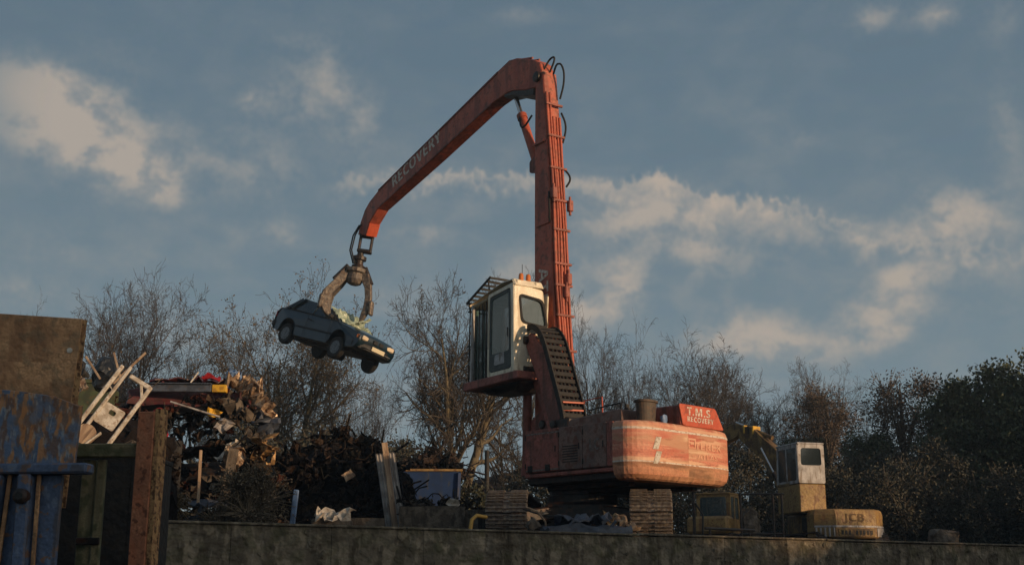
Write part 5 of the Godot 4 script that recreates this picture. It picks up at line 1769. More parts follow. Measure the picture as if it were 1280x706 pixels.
func make_small_yellow():
	var t := thing("small_digger", "small yellow digger with glazed cab under the red counterweight", "digger", Vector3(5.95, DECK, -36.6), deg_to_rad(62.0))
	t.scale = Vector3.ONE * 0.88
	var g := Geo.new()
	for z in [-0.7, 0.7]: make_track(t, z, 0.42, 2.4, 0.62, M.grease, 28)
	g = Geo.new()
	g.box(v3(0, 0.62, 0), v3(1.8, 0.25, 1.5), 0.04)
	part(t, "chassis", g, M.grease)
	g = Geo.new()
	g.box(v3(-0.75, 1.0, 0), v3(0.7, 0.55, 1.4), 0.08)
	part(t, "engine_cover", g, M.yellow)
	var cab := Node3D.new()
	cab.name = "cab"
	t.add_child(cab)
	for s in [-0.55, 0.55]:
		g = Geo.new()
		g.xf = Transform3D(Basis(), v3(0, 0, s))
		g.ring_panel(rpoly(xy([[-0.42, 0.75], [0.62, 0.75], [0.50, 2.0], [-0.42, 2.0]]), 0.06, 3), rpoly(xy([[-0.34, 1.22], [0.50, 1.22], [0.42, 1.92], [-0.34, 1.92]]), 0.06, 3), -0.025, 0.025)
		g.box(v3(0.05, 1.56, 0), v3(0.06, 0.72, 0.052), 0.01)
		part(cab, "side_frame", g, M.yellow)
		g = Geo.new()
		g.xf = Transform3D(Basis(), v3(0, 0, s))
		g.prism(xy([[-0.35, 1.21], [0.51, 1.21], [0.43, 1.93], [-0.35, 1.93]]), -0.004, 0.004)
		part(cab, "side_window", g, M.glass_window)
	g = Geo.new()
	g.xf = Transform3D(ON_REAR, v3(-0.42, 0, 0))
	g.ring_panel(rpoly(xy([[-0.56, 0.75], [0.56, 0.75], [0.54, 2.0], [-0.54, 2.0]]), 0.06, 3), rpoly(xy([[-0.46, 1.3], [0.46, 1.3], [0.44, 1.92], [-0.44, 1.92]]), 0.06, 3), -0.02, 0.02)
	part(cab, "rear_frame", g, M.yellow)
	g = Geo.new()
	g.box(v3(-0.42, 1.61, 0), v3(0.008, 0.64, 0.94))
	part(cab, "rear_window", g, M.glass_window)
	g = Geo.new()
	g.box(v3(0.56, 1.4, 0), v3(0.03, 1.2, 0.08), 0.008)
	g.box(v3(0.58, 0.95, 0), v3(0.04, 0.45, 1.1), 0.01)
	part(cab, "front_frame", g, M.yellow)
	g = Geo.new()
	g.box(v3(0.06, 2.03, 0), v3(1.1, 0.06, 1.16), 0.02)
	part(cab, "roof", g, M.yellow)
	g = Geo.new()
	g.box(v3(0, 1.1, 0), v3(0.4, 0.7, 0.45), 0.08)
	part(cab, "seat", g, M.rubber)
	g = Geo.new()
	g.prism(rpoly(xy([[0.7, 0.7], [1.0, 0.7], [1.4, 1.5], [2.0, 1.7], [1.95, 1.9], [1.2, 1.75]]), 0.05, 2), -0.1, 0.1, 0.01)
	part(t, "boom", g, M.yellow_dull)

# ---------------------------------------------------------------- scrap
func junk_bits(seed: int, count: int, place: Callable, tint: Array, big := 1.0) -> Geo:
	var r := RandomNumberGenerator.new()
	r.seed = seed
	var g := Geo.new()
	for k in count:
		var at: Vector3 = place.call(r)
		var b := Basis.from_euler(Vector3(r.randf() * TAU, r.randf() * TAU, r.randf() * TAU))
		g.xf = Transform3D(b, at)
		g.col = tint[r.randi() % tint.size()] * r.randf_range(0.7, 1.25)
		match r.randi() % 9:
			0, 5: g.crumple(r.randf_range(0.15, 0.5) * big, r.randf_range(0.12, 0.4) * big, 6, 5, 0.11 * big, k + seed, 0.008, 4.0)
			1: g.bar(Vector3.ZERO, Vector3(r.randf_range(0.3, 0.9) * big, 0, 0), 0.03, r.randf_range(0.02, 0.05), 0.0)
			2, 6: g.tube([Vector3.ZERO, Vector3(0.2, r.randf_range(-0.1, 0.1), 0.05) * big, Vector3(0.42, r.randf_range(-0.1, 0.2), 0.0) * big, Vector3(0.55, 0.25, 0.1) * big], r.randf_range(0.008, 0.022), 5)
			3: g.lump(Vector3(r.randf_range(0.1, 0.3), r.randf_range(0.08, 0.2), r.randf_range(0.06, 0.16)) * big, 4, 0.09 * big, k, 5.0, 0.4)
			4, 7: g.crumple(r.randf_range(0.3, 0.7) * big, r.randf_range(0.05, 0.14) * big, 9, 2, 0.09 * big, k + 3, 0.008, 4.0)
			8: g.tube([Vector3.ZERO, Vector3(0.1, 0.12, 0.0) * big, Vector3(0.25, 0.05, 0.1) * big, Vector3(0.3, -0.15, 0.2) * big, Vector3(0.2, -0.2, 0.1) * big], r.randf_range(0.006, 0.015), 5)
	return g

# flattened car shell: folded flanks, empty window band, wheel stubs
func crushed_car(called: String, label: String, at: Vector3, turn: float, tilt: float, size: Vector3, m: Material, seed: int):
	var t := thing(called, label, "wrecked car", at, 0.0, "crushed cars in the heap")
	t.basis = Basis.from_euler(Vector3(0, turn, tilt))
	var g := Geo.new()
	g.xf = Transform3D(Basis(), v3(0, size.y * 0.30, 0))
	g.lump(v3(size.x, size.y * 0.55, size.z), 9, 0.11, seed, 1.6)
	part(t, "body", g, m)
	g = Geo.new()
	g.xf = Transform3D(Basis(v3(1, 0, 0), -PI * 0.5), v3(-0.1, size.y * 0.84, 0))
	g.crumple(size.x * 0.62, size.z * 0.92, 12, 9, 0.10, seed + 1, 0.02, 1.6)
	part(t, "roof", g, m)
	for k in 4:
		g = Geo.new()
		var p := v3((-0.28 if k < 2 else 0.22) * size.x, size.y * 0.5, (0.44 if k % 2 else -0.44) * size.z)
		g.bar(p, p + v3(0.1 * (1 if k % 2 else -1), size.y * 0.36, 0.03), 0.06, 0.05, 0.01)
		part(t, "pillar", g, m)
	for k in 3:
		g = Geo.new()
		g.xf = Transform3D(Basis.from_euler(v3(1.3, 0.2 * k, 0.3)), v3((-0.32 + 0.32 * k) * size.x, size.y * 0.14, -size.z * 0.46))
		g.lathe([[0.10, -0.06], [0.22, -0.08], [0.25, 0.0], [0.22, 0.08], [0.10, 0.06]], 14)
		part(t, "wheel", g, M.rubber)
	return t

func sheet(called: String, label: String, at: Vector3, e: Vector3, w: float, h: float, amp: float, seed: int, m: Material, category := "scrap metal", fq := 1.8):
	var g := Geo.new()
	g.crumple(w, h, maxi(5, int(w * 26)), maxi(4, int(h * 26)), amp * 1.25, seed, 0.014, fq * 1.5)
	return whole(called, g, m, label, category, at, Basis.from_euler(e))

func make_scrap():
	var blackish := [Color(0.03, 0.028, 0.026), Color(0.05, 0.042, 0.036), Color(0.09, 0.06, 0.042), Color(0.02, 0.02, 0.022), Color(0.08, 0.06, 0.045), Color(0.035, 0.035, 0.04)]
	var mixed := blackish + [Color(0.14, 0.12, 0.10), Color(0.03, 0.045, 0.07), Color(0.10, 0.035, 0.025), Color(0.20, 0.18, 0.16)]
	# crushed cars, one on the other
	crushed_car("crushed_car", "black crushed car at the bottom of the heap beside the rusty post", Vector3(-6.9, DECK, -26.4), 0.35, 0.0, v3(3.0, 1.15, 1.7), M.black, 101)
	crushed_car("crushed_car", "dark crushed car in the middle of the stack", Vector3(-6.6, DECK + 1.05, -26.5), 0.15, 0.04, v3(2.9, 1.0, 1.6), M.grease, 102)
	crushed_car("crushed_car", "dark red crushed car on top of the stack", Vector3(-6.9, DECK + 2.85, -26.9), 0.25, 0.0, v3(2.7, 0.62, 1.6), M.dark_red, 103)
	crushed_car("crushed_car", "black crushed car standing behind the steel frame", Vector3(-8.9, DECK, -26.0), 1.1, 0.1, v3(2.6, 1.7, 1.6), M.black, 104)
	crushed_car("crushed_car", "grey crushed car lying lowest near the brown bush", Vector3(-6.3, DECK, -24.6), -0.3, -0.06, v3(2.2, 0.85, 1.2), M.slate_blue, 105)
	# beam across the stack with a yellow end
	var t := thing("steel_beam", "slate blue beam with yellow end lying across the car stack", "beam", Vector3(-6.72, 5.62, -25.7), 0.05)
	var g := Geo.new()
	g.box(v3(-0.2, 0.0, 0), v3(1.35, 0.15, 0.16), 0.012)
	g.box(v3(-0.2, 0.095, 0), v3(1.35, 0.025, 0.26), 0.006)
	part(t, "beam_body", g, M.slate_blue)
	g = Geo.new()
	g.box(v3(0.635, 0.0, 0), v3(0.30, 0.16, 0.18), 0.012)
	part(t, "yellow_end", g, M.yellow_bright)
	# torn bright metal on the right flank
	sheet("torn_sheet", "torn pale metal sheet crowning the right end of the heap", Vector3(-5.62, 5.62, -25.9), v3(-0.9, 0.4, -0.5), 0.6, 0.36, 0.20, 201, M.bare_metal)
	sheet("torn_sheet", "long folded pale sheet drooping over the heap's right flank", Vector3(-5.25, 5.30, -25.8), v3(-0.4, 0.9, -0.9), 0.8, 0.28, 0.18, 202, M.bare_metal)
	sheet("torn_sheet", "crumpled grey sheet halfway up the heap's right flank", Vector3(-5.15, 4.85, -25.7), v3(-0.2, 1.2, 0.5), 0.4, 0.45, 0.2, 203, M.slate_blue)
	sheet("torn_sheet", "brassy crumpled sheet low on the heap's right flank", Vector3(-5.12, 4.32, -25.4), v3(0.1, 0.9, 0.2), 0.36, 0.40, 0.2, 204, M.brass)
	sheet("torn_sheet", "small brassy strip hanging below the brassy sheet", Vector3(-5.02, 3.95, -25.2), v3(0.0, 0.8, 1.4), 0.6, 0.16, 0.1, 205, M.brass)
	sheet("torn_sheet", "grey bent door skin under the pale crown sheet", Vector3(-5.68, 5.12, -25.5), v3(-0.5, 0.3, -0.7), 0.6, 0.34, 0.15, 206, M.concrete_block)
	sheet("torn_sheet", "white twisted strip near the middle of the heap", Vector3(-5.75, 4.30, -25.1), v3(0.2, 0.6, 0.8), 0.5, 0.16, 0.1, 207, M.white)
	sheet("torn_sheet", "pale ragged sheet hanging above the brown bush", Vector3(-5.58, 4.0, -24.9), v3(0.1, 0.4, -0.5), 0.3, 0.6, 0.16, 208, M.bare_metal)
	sheet("red_panel", "bright red car panel beside the rusty post", Vector3(-7.12, 4.75, -25.0), v3(0.0, 0.5, 0.2), 0.32, 0.65, 0.06, 209, M.bright_red)
	sheet("torn_sheet", "small bright red scrap on top of the heap", Vector3(-6.35, 5.86, -26.0), v3(-0.6, 0.1, 0.2), 0.28, 0.14, 0.08, 210, M.bright_red)
	sheet("torn_sheet", "pale blue bent plate on top of the heap", Vector3(-5.9, 5.92, -26.3), v3(-0.5, 0.1, 0.2), 0.42, 0.36, 0.08, 211, M.light_blue)
	sheet("torn_sheet", "small yellow plate in the middle of the heap", Vector3(-6.05, 5.05, -25.2), v3(0.1, 0.2, -0.4), 0.26, 0.15, 0.04, 212, M.yellow_bright)
	sheet("torn_sheet", "pale lilac plate below the small yellow plate", Vector3(-5.8, 4.78, -25.1), v3(0.1, 0.2, -0.7), 0.24, 0.3, 0.05, 213, M.grey_white)
	sheet("torn_sheet", "grey wing panel beside the rusty post", Vector3(-6.95, 4.0, -24.6), v3(-0.4, 0.2, -0.2), 0.7, 0.4, 0.12, 214, M.slate_blue)
	# rods and boards poking out
	for q in [["pale thin board standing upright in the heap", v3(-6.02, 3.0, -24.2), v3(-6.05, 4.2, -24.3), 0.06, M.timber_pale], ["dark plank standing left of the pale thin board", v3(-6.5, 3.0, -24.3), v3(-6.55, 4.4, -24.5), 0.16, M.black], ["grey plank standing right of the pale thin board", v3(-5.55, 3.2, -24.3), v3(-5.45, 4.25, -24.5), 0.2, M.concrete_block], ["pale stick leaning across beside the rusty post", v3(-7.2, 3.35, -23.6), v3(-6.75, 3.68, -23.8), 0.04, M.timber_pale], ["long thin pale rod crossing the dark middle of heap", v3(-6.9, 5.25, -25.0), v3(-5.9, 4.95, -25.1), 0.035, M.grey_white], ["short white rod sticking up over the red car", v3(-6.75, 5.78, -25.9), v3(-6.62, 6.02, -26.0), 0.03, M.white]]:
		g = Geo.new()
		g.bar(q[1], q[2], q[3], 0.035, 0.006, v3(0.3, 0.1, 1))
		var o := whole("scrap_bar", g, q[4], q[0], "scrap")
	# the tangle between and around them
	var place := func(r: RandomNumberGenerator) -> Vector3:
		var u := r.randf()
		var h := pow(r.randf(), 0.8) * 3.0
		return Vector3(lerpf(-9.4, -5.0, u) + r.randf_range(-0.1, 0.1), DECK + h * (1.0 if u < 0.9 else 0.8), -25.6 + r.randf_range(-0.9, 0.75) - h * 0.15)
	whole("scrap_tangle", junk_bits(301, 400, place, mixed), M.scrap, "tangle of rusty scrap filling the crushed car heap", "scrap", Vector3.ZERO, Basis(), "", "stuff")
	# dark mound to its right
	g = Geo.new()
	g.col = Color(0.018, 0.017, 0.016)
	g.xf = Transform3D(Basis(), Vector3(-4.1, DECK + 0.7, -29.2))
	g.lump(v3(3.3, 2.8, 1.9), 12, 0.45, 311, 0.9, 0.75)
	whole("scrap_mound", g, M.scrap, "black mound of shredded scrap right of the crushed cars", "scrap", Vector3.ZERO, Basis(), "", "stuff")
	var place2 := func(r: RandomNumberGenerator) -> Vector3:
		var a := r.randf() * TAU
		var e := acos(r.randf_range(0.0, 1.0)) if r.randf() < 0.7 else r.randf_range(1.2, 1.6)
		return Vector3(-4.05 + cos(a) * sin(e) * 1.9, DECK + 0.2 + cos(e) * 2.25 * r.randf_range(0.85, 1.1), -28.6 + sin(a) * sin(e) * 1.2)
	whole("scrap_tangle", junk_bits(302, 1150, place2, blackish + [Color(0.09, 0.065, 0.05)]), M.scrap, "dark twisted scrap covering the black mound", "scrap", Vector3.ZERO, Basis(), "", "stuff")
	crushed_car("crushed_car", "flattened grey blue car lying low between the excavator tracks", Vector3(1.35, DECK, -22.6), 0.1, 0.0, v3(1.5, 0.34, 1.0), M.slate_blue, 106)
	# odd things at the foot
	g = Geo.new()
	g.xf = Transform3D(Basis(v3(0, 0, 1), -0.08), Vector3(-4.12, 3.05, -23.9))
	g.box(v3(0, 0, 0), v3(0.10, 0.72, 0.08), 0.015)
	whole("plastic_post", g, M.light_blue, "pale blue upright strip beside the brown bush", "post")
	g = Geo.new()
	g.box(v3(-3.55, DECK + 0.22, -25.0), v3(0.75, 0.5, 0.6), 0.04)
	whole("concrete_lump", g, M.concrete_block, "low dark concrete lump carrying white rags", "block")
	g = Geo.new()
	g.xf = Transform3D(Basis(v3(1, 0, 0), -1.2), Vector3(-3.5, DECK + 0.50, -24.85))
	g.crumple(0.7, 0.4, 10, 6, 0.12, 33, 0.012, 3.2)
	whole("white_rag", g, M.white, "crumpled white sheet lying behind the wall", "rag")
	sheet("torn_sheet", "small pinkish plate lying on the black mound", Vector3(-3.55, 3.95, -27.2), v3(-0.2, 0.3, 0.6), 0.22, 0.2, 0.03, 216, M.timber_pale)

	# brown bush in front of the heap
	leafy_tree("heap_bush", "brown twiggy bush growing in front of the scrap heap", Vector3(-4.85, DECK - 0.05, -23.2), 1.30, 1.80, 71, {"leaves": 9000, "leaf_col": Color(0.07, 0.056, 0.036), "leaf_col2": Color(0.15, 0.115, 0.07), "lobes": 9, "leaf_size": 0.026, "low": 0.0, "sprays": 90, "bark": Color(0.12, 0.092, 0.06)})
	leafy_tree("heap_bush", "small dry bush at the wall beside the rusty post", Vector3(-6.15, DECK - 0.05, -22.6), 0.80, 1.0, 72, {"leaves": 3000, "leaf_col": Color(0.09, 0.07, 0.04), "leaf_col2": Color(0.19, 0.145, 0.08), "lobes": 7, "leaf_size": 0.024, "low": 0.0, "sprays": 70, "bark": Color(0.15, 0.115, 0.07)})

	# white steel frame lying up against the heap
	t = thing("white_metal_frame", "white pressed metal frame leaning on the heap above the timber beam", "metal frame", Vector3(-6.66, 4.45, -20.6))
	t.basis = Basis.from_euler(Vector3(-0.15, 0.25, deg_to_rad(-31.0)))
	# own axes: y along its length
	for q in [["rail", v3(-0.30, 0, 0), v3(0.07, 1.5, 0.07)], ["rail", v3(-0.17, 0.05, 0.02), v3(0.06, 1.5, 0.05)], ["rail", v3(0.30, -0.02, 0), v3(0.07, 1.42, 0.07)], ["cross_bar", v3(0.10, 0.66, 0), v3(0.40, 0.08, 0.07)], ["cross_bar", v3(0.0, -0.68, 0), v3(0.60, 0.07, 0.06)]]:
		g = Geo.new()
		g.box(q[1], q[2], 0.014)
		part(t, q[0], g, M.white)
	g = Geo.new()
	g.ring_panel(rpoly(xy([[-0.14, -0.28], [0.22, -0.28], [0.22, 0.10], [-0.14, 0.10]]), 0.03, 3), rpoly(xy([[-0.02, -0.06], [0.10, -0.06], [0.10, 0.02], [-0.02, 0.02]]), 0.03, 3), -0.015, 0.015)
	part(t, "web_plate", g, M.white)
	g = Geo.new()
	g.bar(v3(0.12, 0.66, 0), v3(0.32, 0.40, 0), 0.06, 0.05, 0.01)
	part(t, "corner_brace", g, M.white)
	g = Geo.new()
	g.xf = Transform3D(Basis(v3(1, 0, 0), PI * 0.5), v3(-0.10, -0.55, 0.05))
	g.lathe([[0.02, -0.03], [0.17, -0.03], [0.18, 0.0], [0.17, 0.03], [0.02, 0.03]], 16)
	part(t, "disc", g, M.timber_pale)
	g = Geo.new()
	g.bar(v3(0.10, -0.40, 0.06), v3(0.0, -0.72, 0.06), 0.09, 0.03, 0.006)
	part(t, "bracket", g, M.white)
	# sticks, bag, green box, tin roof piece beside it
	for q in [["thin pale batten leaning left of the white frame", v3(-7.5, 5.55, -21.6), v3(-7.15, 5.12, -21.4), M.timber_pale], ["thin pale batten crossing the top of the white frame", v3(-6.98, 5.6, -21.5), v3(-6.72, 5.05, -21.2), M.timber_pale], ["pale batten behind the white frame pointing up right", v3(-6.95, 5.05, -21.5), v3(-6.45, 5.62, -21.6), M.timber_pale]]:
		g = Geo.new()
		g.bar(q[1], q[2], 0.04, 0.03, 0.006, v3(0.2, 0.1, 1))
		whole("batten", g, q[3], q[0], "batten")
	g = Geo.new()
	g.xf = Transform3D(Basis(v3(0, 0, 1), -0.2), Vector3.ZERO)
	g.lump(v3(0.40, 0.62, 0.40), 8, 0.10, 401, 2.6, 0.8)
	whole("rubbish_bag", g, M.plastic, "black shiny rubbish bag on the heap left of the frame", "rubbish bag", Vector3(-7.45, 5.38, -22.6))
	t = thing("green_crate", "dark green steel crate behind the rusty plate", "crate", Vector3(-9.0, DECK, -25.0), 0.15)
	for q in [["side", v3(0, 1.55, 0.62), v3(1.8, 3.1, 0.05)], ["side", v3(0, 1.55, -0.62), v3(1.8, 3.1, 0.05)], ["end", v3(0.9, 1.55, 0), v3(0.05, 3.1, 1.19)], ["end", v3(-0.9, 1.55, 0), v3(0.05, 3.1, 1.19)], ["rim", v3(0, 3.12, 0.64), v3(1.9, 0.08, 0.10)]]:
		g = Geo.new()
		g.box(q[1], q[2], 0.01)
		part(t, q[0], g, M.green)
	sheet("torn_sheet", "dark triangular tin on the green crate", Vector3(-8.75, 5.72, -24.6), v3(0.0, 0.2, 0.6), 0.5, 0.3, 0.08, 217, M.black)
	sheet("torn_sheet", "pale orange plate beside the rusty plate", Vector3(-6.66, 4.48, -18.7), v3(-0.3, -0.3, 0.75), 0.52, 0.26, 0.04, 218, M.bare_metal)
	sheet("torn_sheet", "small yellow label on the pale orange plate", Vector3(-6.80, 4.66, -18.8), v3(-0.2, -0.2, 0.4), 0.22, 0.10, 0.02, 219, M.yellow_bright)
	# scrap behind the blue bins, carrying the frame
	var place3 := func(r: RandomNumberGenerator) -> Vector3:
		var h := r.randf() * 1.9
		return Vector3(r.randf_range(-9.0, -6.2), DECK + h * 0.9, -21.9 + r.randf_range(-1.2, 0.6) - h * 0.2)
	whole("scrap_tangle", junk_bits(303, 420, place3, mixed), M.scrap, "mixed scrap heaped under the white frame", "scrap", Vector3.ZERO, Basis(), "", "stuff")
	g = Geo.new()
	g.col = Color(0.02, 0.018, 0.016)
	g.xf = Transform3D(Basis(), Vector3(-7.6, DECK + 0.7, -22.4))
	g.lump(v3(3.0, 2.6, 1.6), 9, 0.35, 312, 1.0, 0.6)
	whole("scrap_mound", g, M.scrap, "dark mound of scrap under the white frame", "scrap", Vector3.ZERO, Basis(), "", "stuff")

func make_yard():
	# leaning boards before the blue skip
	var t := thing("corrugated_sheet", "corrugated sheet leaning upright beside the blue skip", "sheet", Vector3(-2.42, DECK, -27.2))
	t.basis = Basis.from_euler(Vector3(-0.12, 0.35, 0.13))
	var g := Geo.new()
	var prof := []
	for k in 25: prof.append([(-0.22 + k * 0.0183), 0.018 * sin(k * PI * 0.5)])
	for k in 24:
		var a = prof[k]; var b = prof[k + 1]
		g.quad(v3(a[0], 0, a[1]), v3(b[0], 0, b[1]), v3(b[0] - 0.02, 2.0, b[1]), v3(a[0] - 0.02, 2.05, a[1]))
		g.quad(v3(a[0] - 0.02, 2.05, a[1] - 0.006), v3(b[0] - 0.02, 2.0, b[1] - 0.006), v3(b[0], 0, b[1] - 0.006), v3(a[0], 0, a[1] - 0.006))
	part(t, "sheet", g, M.grey_white)
	t = thing("leaning_plank", "reddish plank leaning against the corrugated sheet", "plank", Vector3(-2.42, DECK, -26.9))
	t.basis = Basis.from_euler(Vector3(-0.10, 0.2, 0.14))
	g = Geo.new()
	g.box(v3(0, 1.12, 0), v3(0.13, 2.24, 0.05), 0.008)
	part(t, "board", g, M.timber_pale)
	# blue skip with yellow rim
	t = thing("blue_skip", "blue steel skip with yellow rim heaped with dark scrap", "skip", Vector3(-2.35, DECK, -37.2), 0.05)
	var w := 1.62; var d := 2.6
	var bt := 0.1
	var top := 2.40
	for q in [["front_wall", [v3(-w * 0.42, bt, d * 0.38), v3(w * 0.42, bt, d * 0.38), v3(w * 0.5, top, d * 0.5), v3(-w * 0.5, top, d * 0.5)], v3(0, 0, -0.03)], ["back_wall", [v3(w * 0.42, bt, -d * 0.38), v3(-w * 0.42, bt, -d * 0.38), v3(-w * 0.5, top, -d * 0.5), v3(w * 0.5, top, -d * 0.5)], v3(0, 0, 0.03)], ["side_wall", [v3(w * 0.42, bt, d * 0.38), v3(w * 0.42, bt, -d * 0.38), v3(w * 0.5, top, -d * 0.5), v3(w * 0.5, top, d * 0.5)], v3(-0.03, 0, 0)], ["side_wall", [v3(-w * 0.42, bt, -d * 0.38), v3(-w * 0.42, bt, d * 0.38), v3(-w * 0.5, top, d * 0.5), v3(-w * 0.5, top, -d * 0.5)], v3(0.03, 0, 0)]]:
		g = Geo.new()
		var p = q[1]; var o: Vector3 = q[2]
		g.quad(p[0], p[1], p[2], p[3]); g.quad(p[3] + o, p[2] + o, p[1] + o, p[0] + o)
		part(t, q[0], g, M.blue_deep)
	for q in [[v3(0, top + 0.02, d * 0.5), v3(w + 0.12, 0.07, 0.08)], [v3(0, top + 0.02, -d * 0.5), v3(w + 0.12, 0.07, 0.08)], [v3(w * 0.5, top + 0.02, 0), v3(0.08, 0.07, d - 0.1)], [v3(-w * 0.5, top + 0.02, 0), v3(0.08, 0.07, d - 0.1)]]:
		g = Geo.new()
		g.box(q[0], q[1], 0.015)
		part(t, "rim", g, M.yellow)
	g = Geo.new()
	g.box(v3(0, 0.05, 0), v3(w * 0.9, 0.1, d * 0.8), 0.02)
	part(t, "base", g, M.blue_deep)
	for s in [-1.0, 1.0]:
		g = Geo.new()
		g.bar(v3(s * w * 0.44, 0.2, d * 0.42), v3(s * w * 0.48, top - 0.05, d * 0.515), 0.10, 0.06, 0.012)
		part(t, "corner_post", g, M.blue_deep)
	var place := func(r: RandomNumberGenerator) -> Vector3:
		var x := r.randf_range(-0.75, 0.72)
		return Vector3(-2.3 + x, DECK + 2.3 + r.randf() * (0.75 - absf(x + 0.1) * 0.6), -37.1 + r.randf_range(-0.8, 0.9))
	whole("skip_load", junk_bits(304, 200, place, [Color(0.06, 0.05, 0.045), Color(0.10, 0.07, 0.055), Color(0.03, 0.03, 0.03), Color(0.14, 0.11, 0.09)], 1.4), M.scrap, "dark scrap and rags heaped in the blue skip", "scrap", Vector3.ZERO, Basis(), "", "stuff")
	sheet("torn_sheet", "small white plate before the blue skip", Vector3(-1.62, 3.55, -30.6), v3(0.1, 0.3, 0.5), 0.26, 0.2, 0.04, 220, M.white)
	sheet("torn_sheet", "white scrap lying on the concrete block's far end", Vector3(-1.22, 3.28, -26.2), v3(-0.2, 0.3, -0.6), 0.26, 0.16, 0.05, 221, M.white)
	# concrete blocks in front
	for q in [["long concrete block behind the wall below the blue skip", v3(-1.66, DECK + 0.38, -26.3), v3(1.35, 0.80, 0.6), 0.03], ["short concrete block beside the left track", v3(-0.78, DECK + 0.36, -26.6), v3(0.35, 0.74, 0.9), -0.2], ["low dark block left of the leaning plank", v3(-2.95, DECK + 0.24, -25.8), v3(0.7, 0.55, 0.6), 0.1]]:
		g = Geo.new()
		g.lump(q[2], 5, 0.03, int(q[1].x * 50), 2.4)
		whole("concrete_block", g, M.concrete_block, q[0], "concrete block", q[1], Basis(v3(0, 1, 0), q[3]), "concrete blocks behind the wall")
	var place2 := func(r: RandomNumberGenerator) -> Vector3:
		return Vector3(r.randf_range(-2.4, -0.7), DECK + 0.75 + r.randf() * 0.22, -26.8 + r.randf_range(-0.8, 0.1))
	whole("rubble", junk_bits(305, 90, place2, [Color(0.05, 0.045, 0.04), Color(0.10, 0.08, 0.065), Color(0.14, 0.12, 0.10)], 0.6), M.scrap, "small dark rubble lying on the concrete blocks", "rubble", Vector3.ZERO, Basis(), "", "stuff")
	# yellow hose end hooked over the wall
	g = Geo.new()
	g.tube([v3(-0.72, DECK - 0.02, -22.0), v3(-0.72, DECK + 0.15, -22.0), v3(-0.70, DECK + 0.30, -22.05), v3(-0.62, DECK + 0.38, -22.15), v3(-0.45, DECK + 0.36, -22.3)], 0.035, 8)
	whole("hose", g, M.hose_yellow, "yellow hose bent up behind the wall beside the track", "hose")
	# litter between the tracks
	for q in [["small orange plate in front of the gap between the tracks", v3(1.75, DECK + 0.30, -22.8), M.brass, 0.32, 231], ["pale bent strip right of the small orange plate", v3(2.05, DECK + 0.26, -22.9), M.timber_pale, 0.5, 232], ["blue grey sheet lying between the tracks", v3(1.2, DECK + 0.28, -23.2), M.grease, 0.8, 233], ["small pale box lying near the left track", v3(0.35, DECK + 0.22, -22.4), M.concrete_block, 0.3, 234], ["bright bent tin near the left track", v3(0.55, DECK + 0.45, -23.0), M.timber_pale, 0.12, 235]]:
		sheet("litter_sheet", q[0], q[1], v3(-0.9, 0.3, q[4] * 0.7), q[3], 0.18, 0.06, q[4], q[2], "litter", 3.0)
	for q in [["thin black cable strung between the tracks", [v3(0.2, DECK + 0.55, -23.1), v3(0.6, DECK + 0.42, -23.0), v3(1.2, DECK + 0.40, -23.0), v3(1.9, DECK + 0.42, -23.0), v3(2.3, DECK + 0.12, -23.1)], M.rubber], ["pale cable looping beside the left track", [v3(0.25, DECK + 0.55, -22.6), v3(0.45, DECK + 0.48, -22.6), v3(0.6, DECK + 0.30, -22.7), v3(0.62, DECK + 0.02, -22.7)], M.timber_pale]]:
		g = Geo.new()
		g.tube(q[1], 0.02, 6)
		whole("cable", g, q[2], q[0], "cable")
	# pole, hut, stand
	g = Geo.new()
	g.tube([v3(0, 0, 0), v3(0.0, 3.42, 0)], [0.085, 0.075], 10)
	whole("dark_post", g, M.black, "single dark post standing between the two middle trees", "post", Vector3(-0.80, DECK, -40))
	t = thing("shed", "low dark shed roof far behind the track", "shed", Vector3(-0.5, DECK, -62))
	g = Geo.new()
	g.box(v3(0, 2.0, 0), v3(2.4, 4.0, 3.0), 0.03)
	part(t, "wall", g, M.panel_dark)
	g = Geo.new()
	g.prism(xy([[-1.45, 3.95], [1.45, 4.55], [1.45, 4.75], [-1.45, 4.15]]), -1.7, 1.7, 0.02)
	part(t, "roof", g, M.slate_blue)
	t = thing("gas_stand", "slim post with small flat top beside the small digger", "stand", Vector3(4.75, DECK, -33.0))
	g = Geo.new()
	g.tube([v3(0, 0, 0), v3(0, 1.6, 0)], 0.04, 8)
	part(t, "post", g, M.grease)
	g = Geo.new()
	g.box(v3(0, 1.62, 0), v3(0.36, 0.05, 0.2), 0.012)
	part(t, "top_plate", g, M.grey_white)
	g = Geo.new()
	g.tube([v3(0.03, 1.3, 0.03), v3(0.22, 1.0, 0.06), v3(0.2, 0.5, 0.05), v3(0.3, 0.1, 0.05)], 0.025, 7)
	part(t, "hose", g, M.rubber)
	# pipe rack between the yellow machines
	t = thing("pipe_rack", "grey pipe rack standing between the two yellow machines", "rack", Vector3(7.0, DECK, -35.6), -0.1)
	for x in [-0.55, 0.35, 0.6]:
		g = Geo.new()
		g.tube([v3(x, 0, 0), v3(x, 1.75, 0)], 0.035, 8)
		part(t, "upright", g, M.grease)
	for yy in [0.62, 1.72]:
		g = Geo.new()
		g.tube([v3(-0.6, yy, 0), v3(0.66, yy, 0)], 0.03, 8)
		part(t, "rail", g, M.grease)
	g = Geo.new()
	g.lump(v3(0.5, 0.9, 0.4), 6, 0.12, 77, 2.2, 0.6)
	whole("wrapped_bundle", g, M.concrete_block, "grey wrapped bundle standing against the pipe rack", "bundle", Vector3(6.75, DECK + 0.85, -35.9))
	# low pale rail across in front of the digger
	g = Geo.new()
	g.tube([v3(4.9, DECK + 0.62, -32.2), v3(6.3, DECK + 0.60, -33.0)], 0.035, 8)
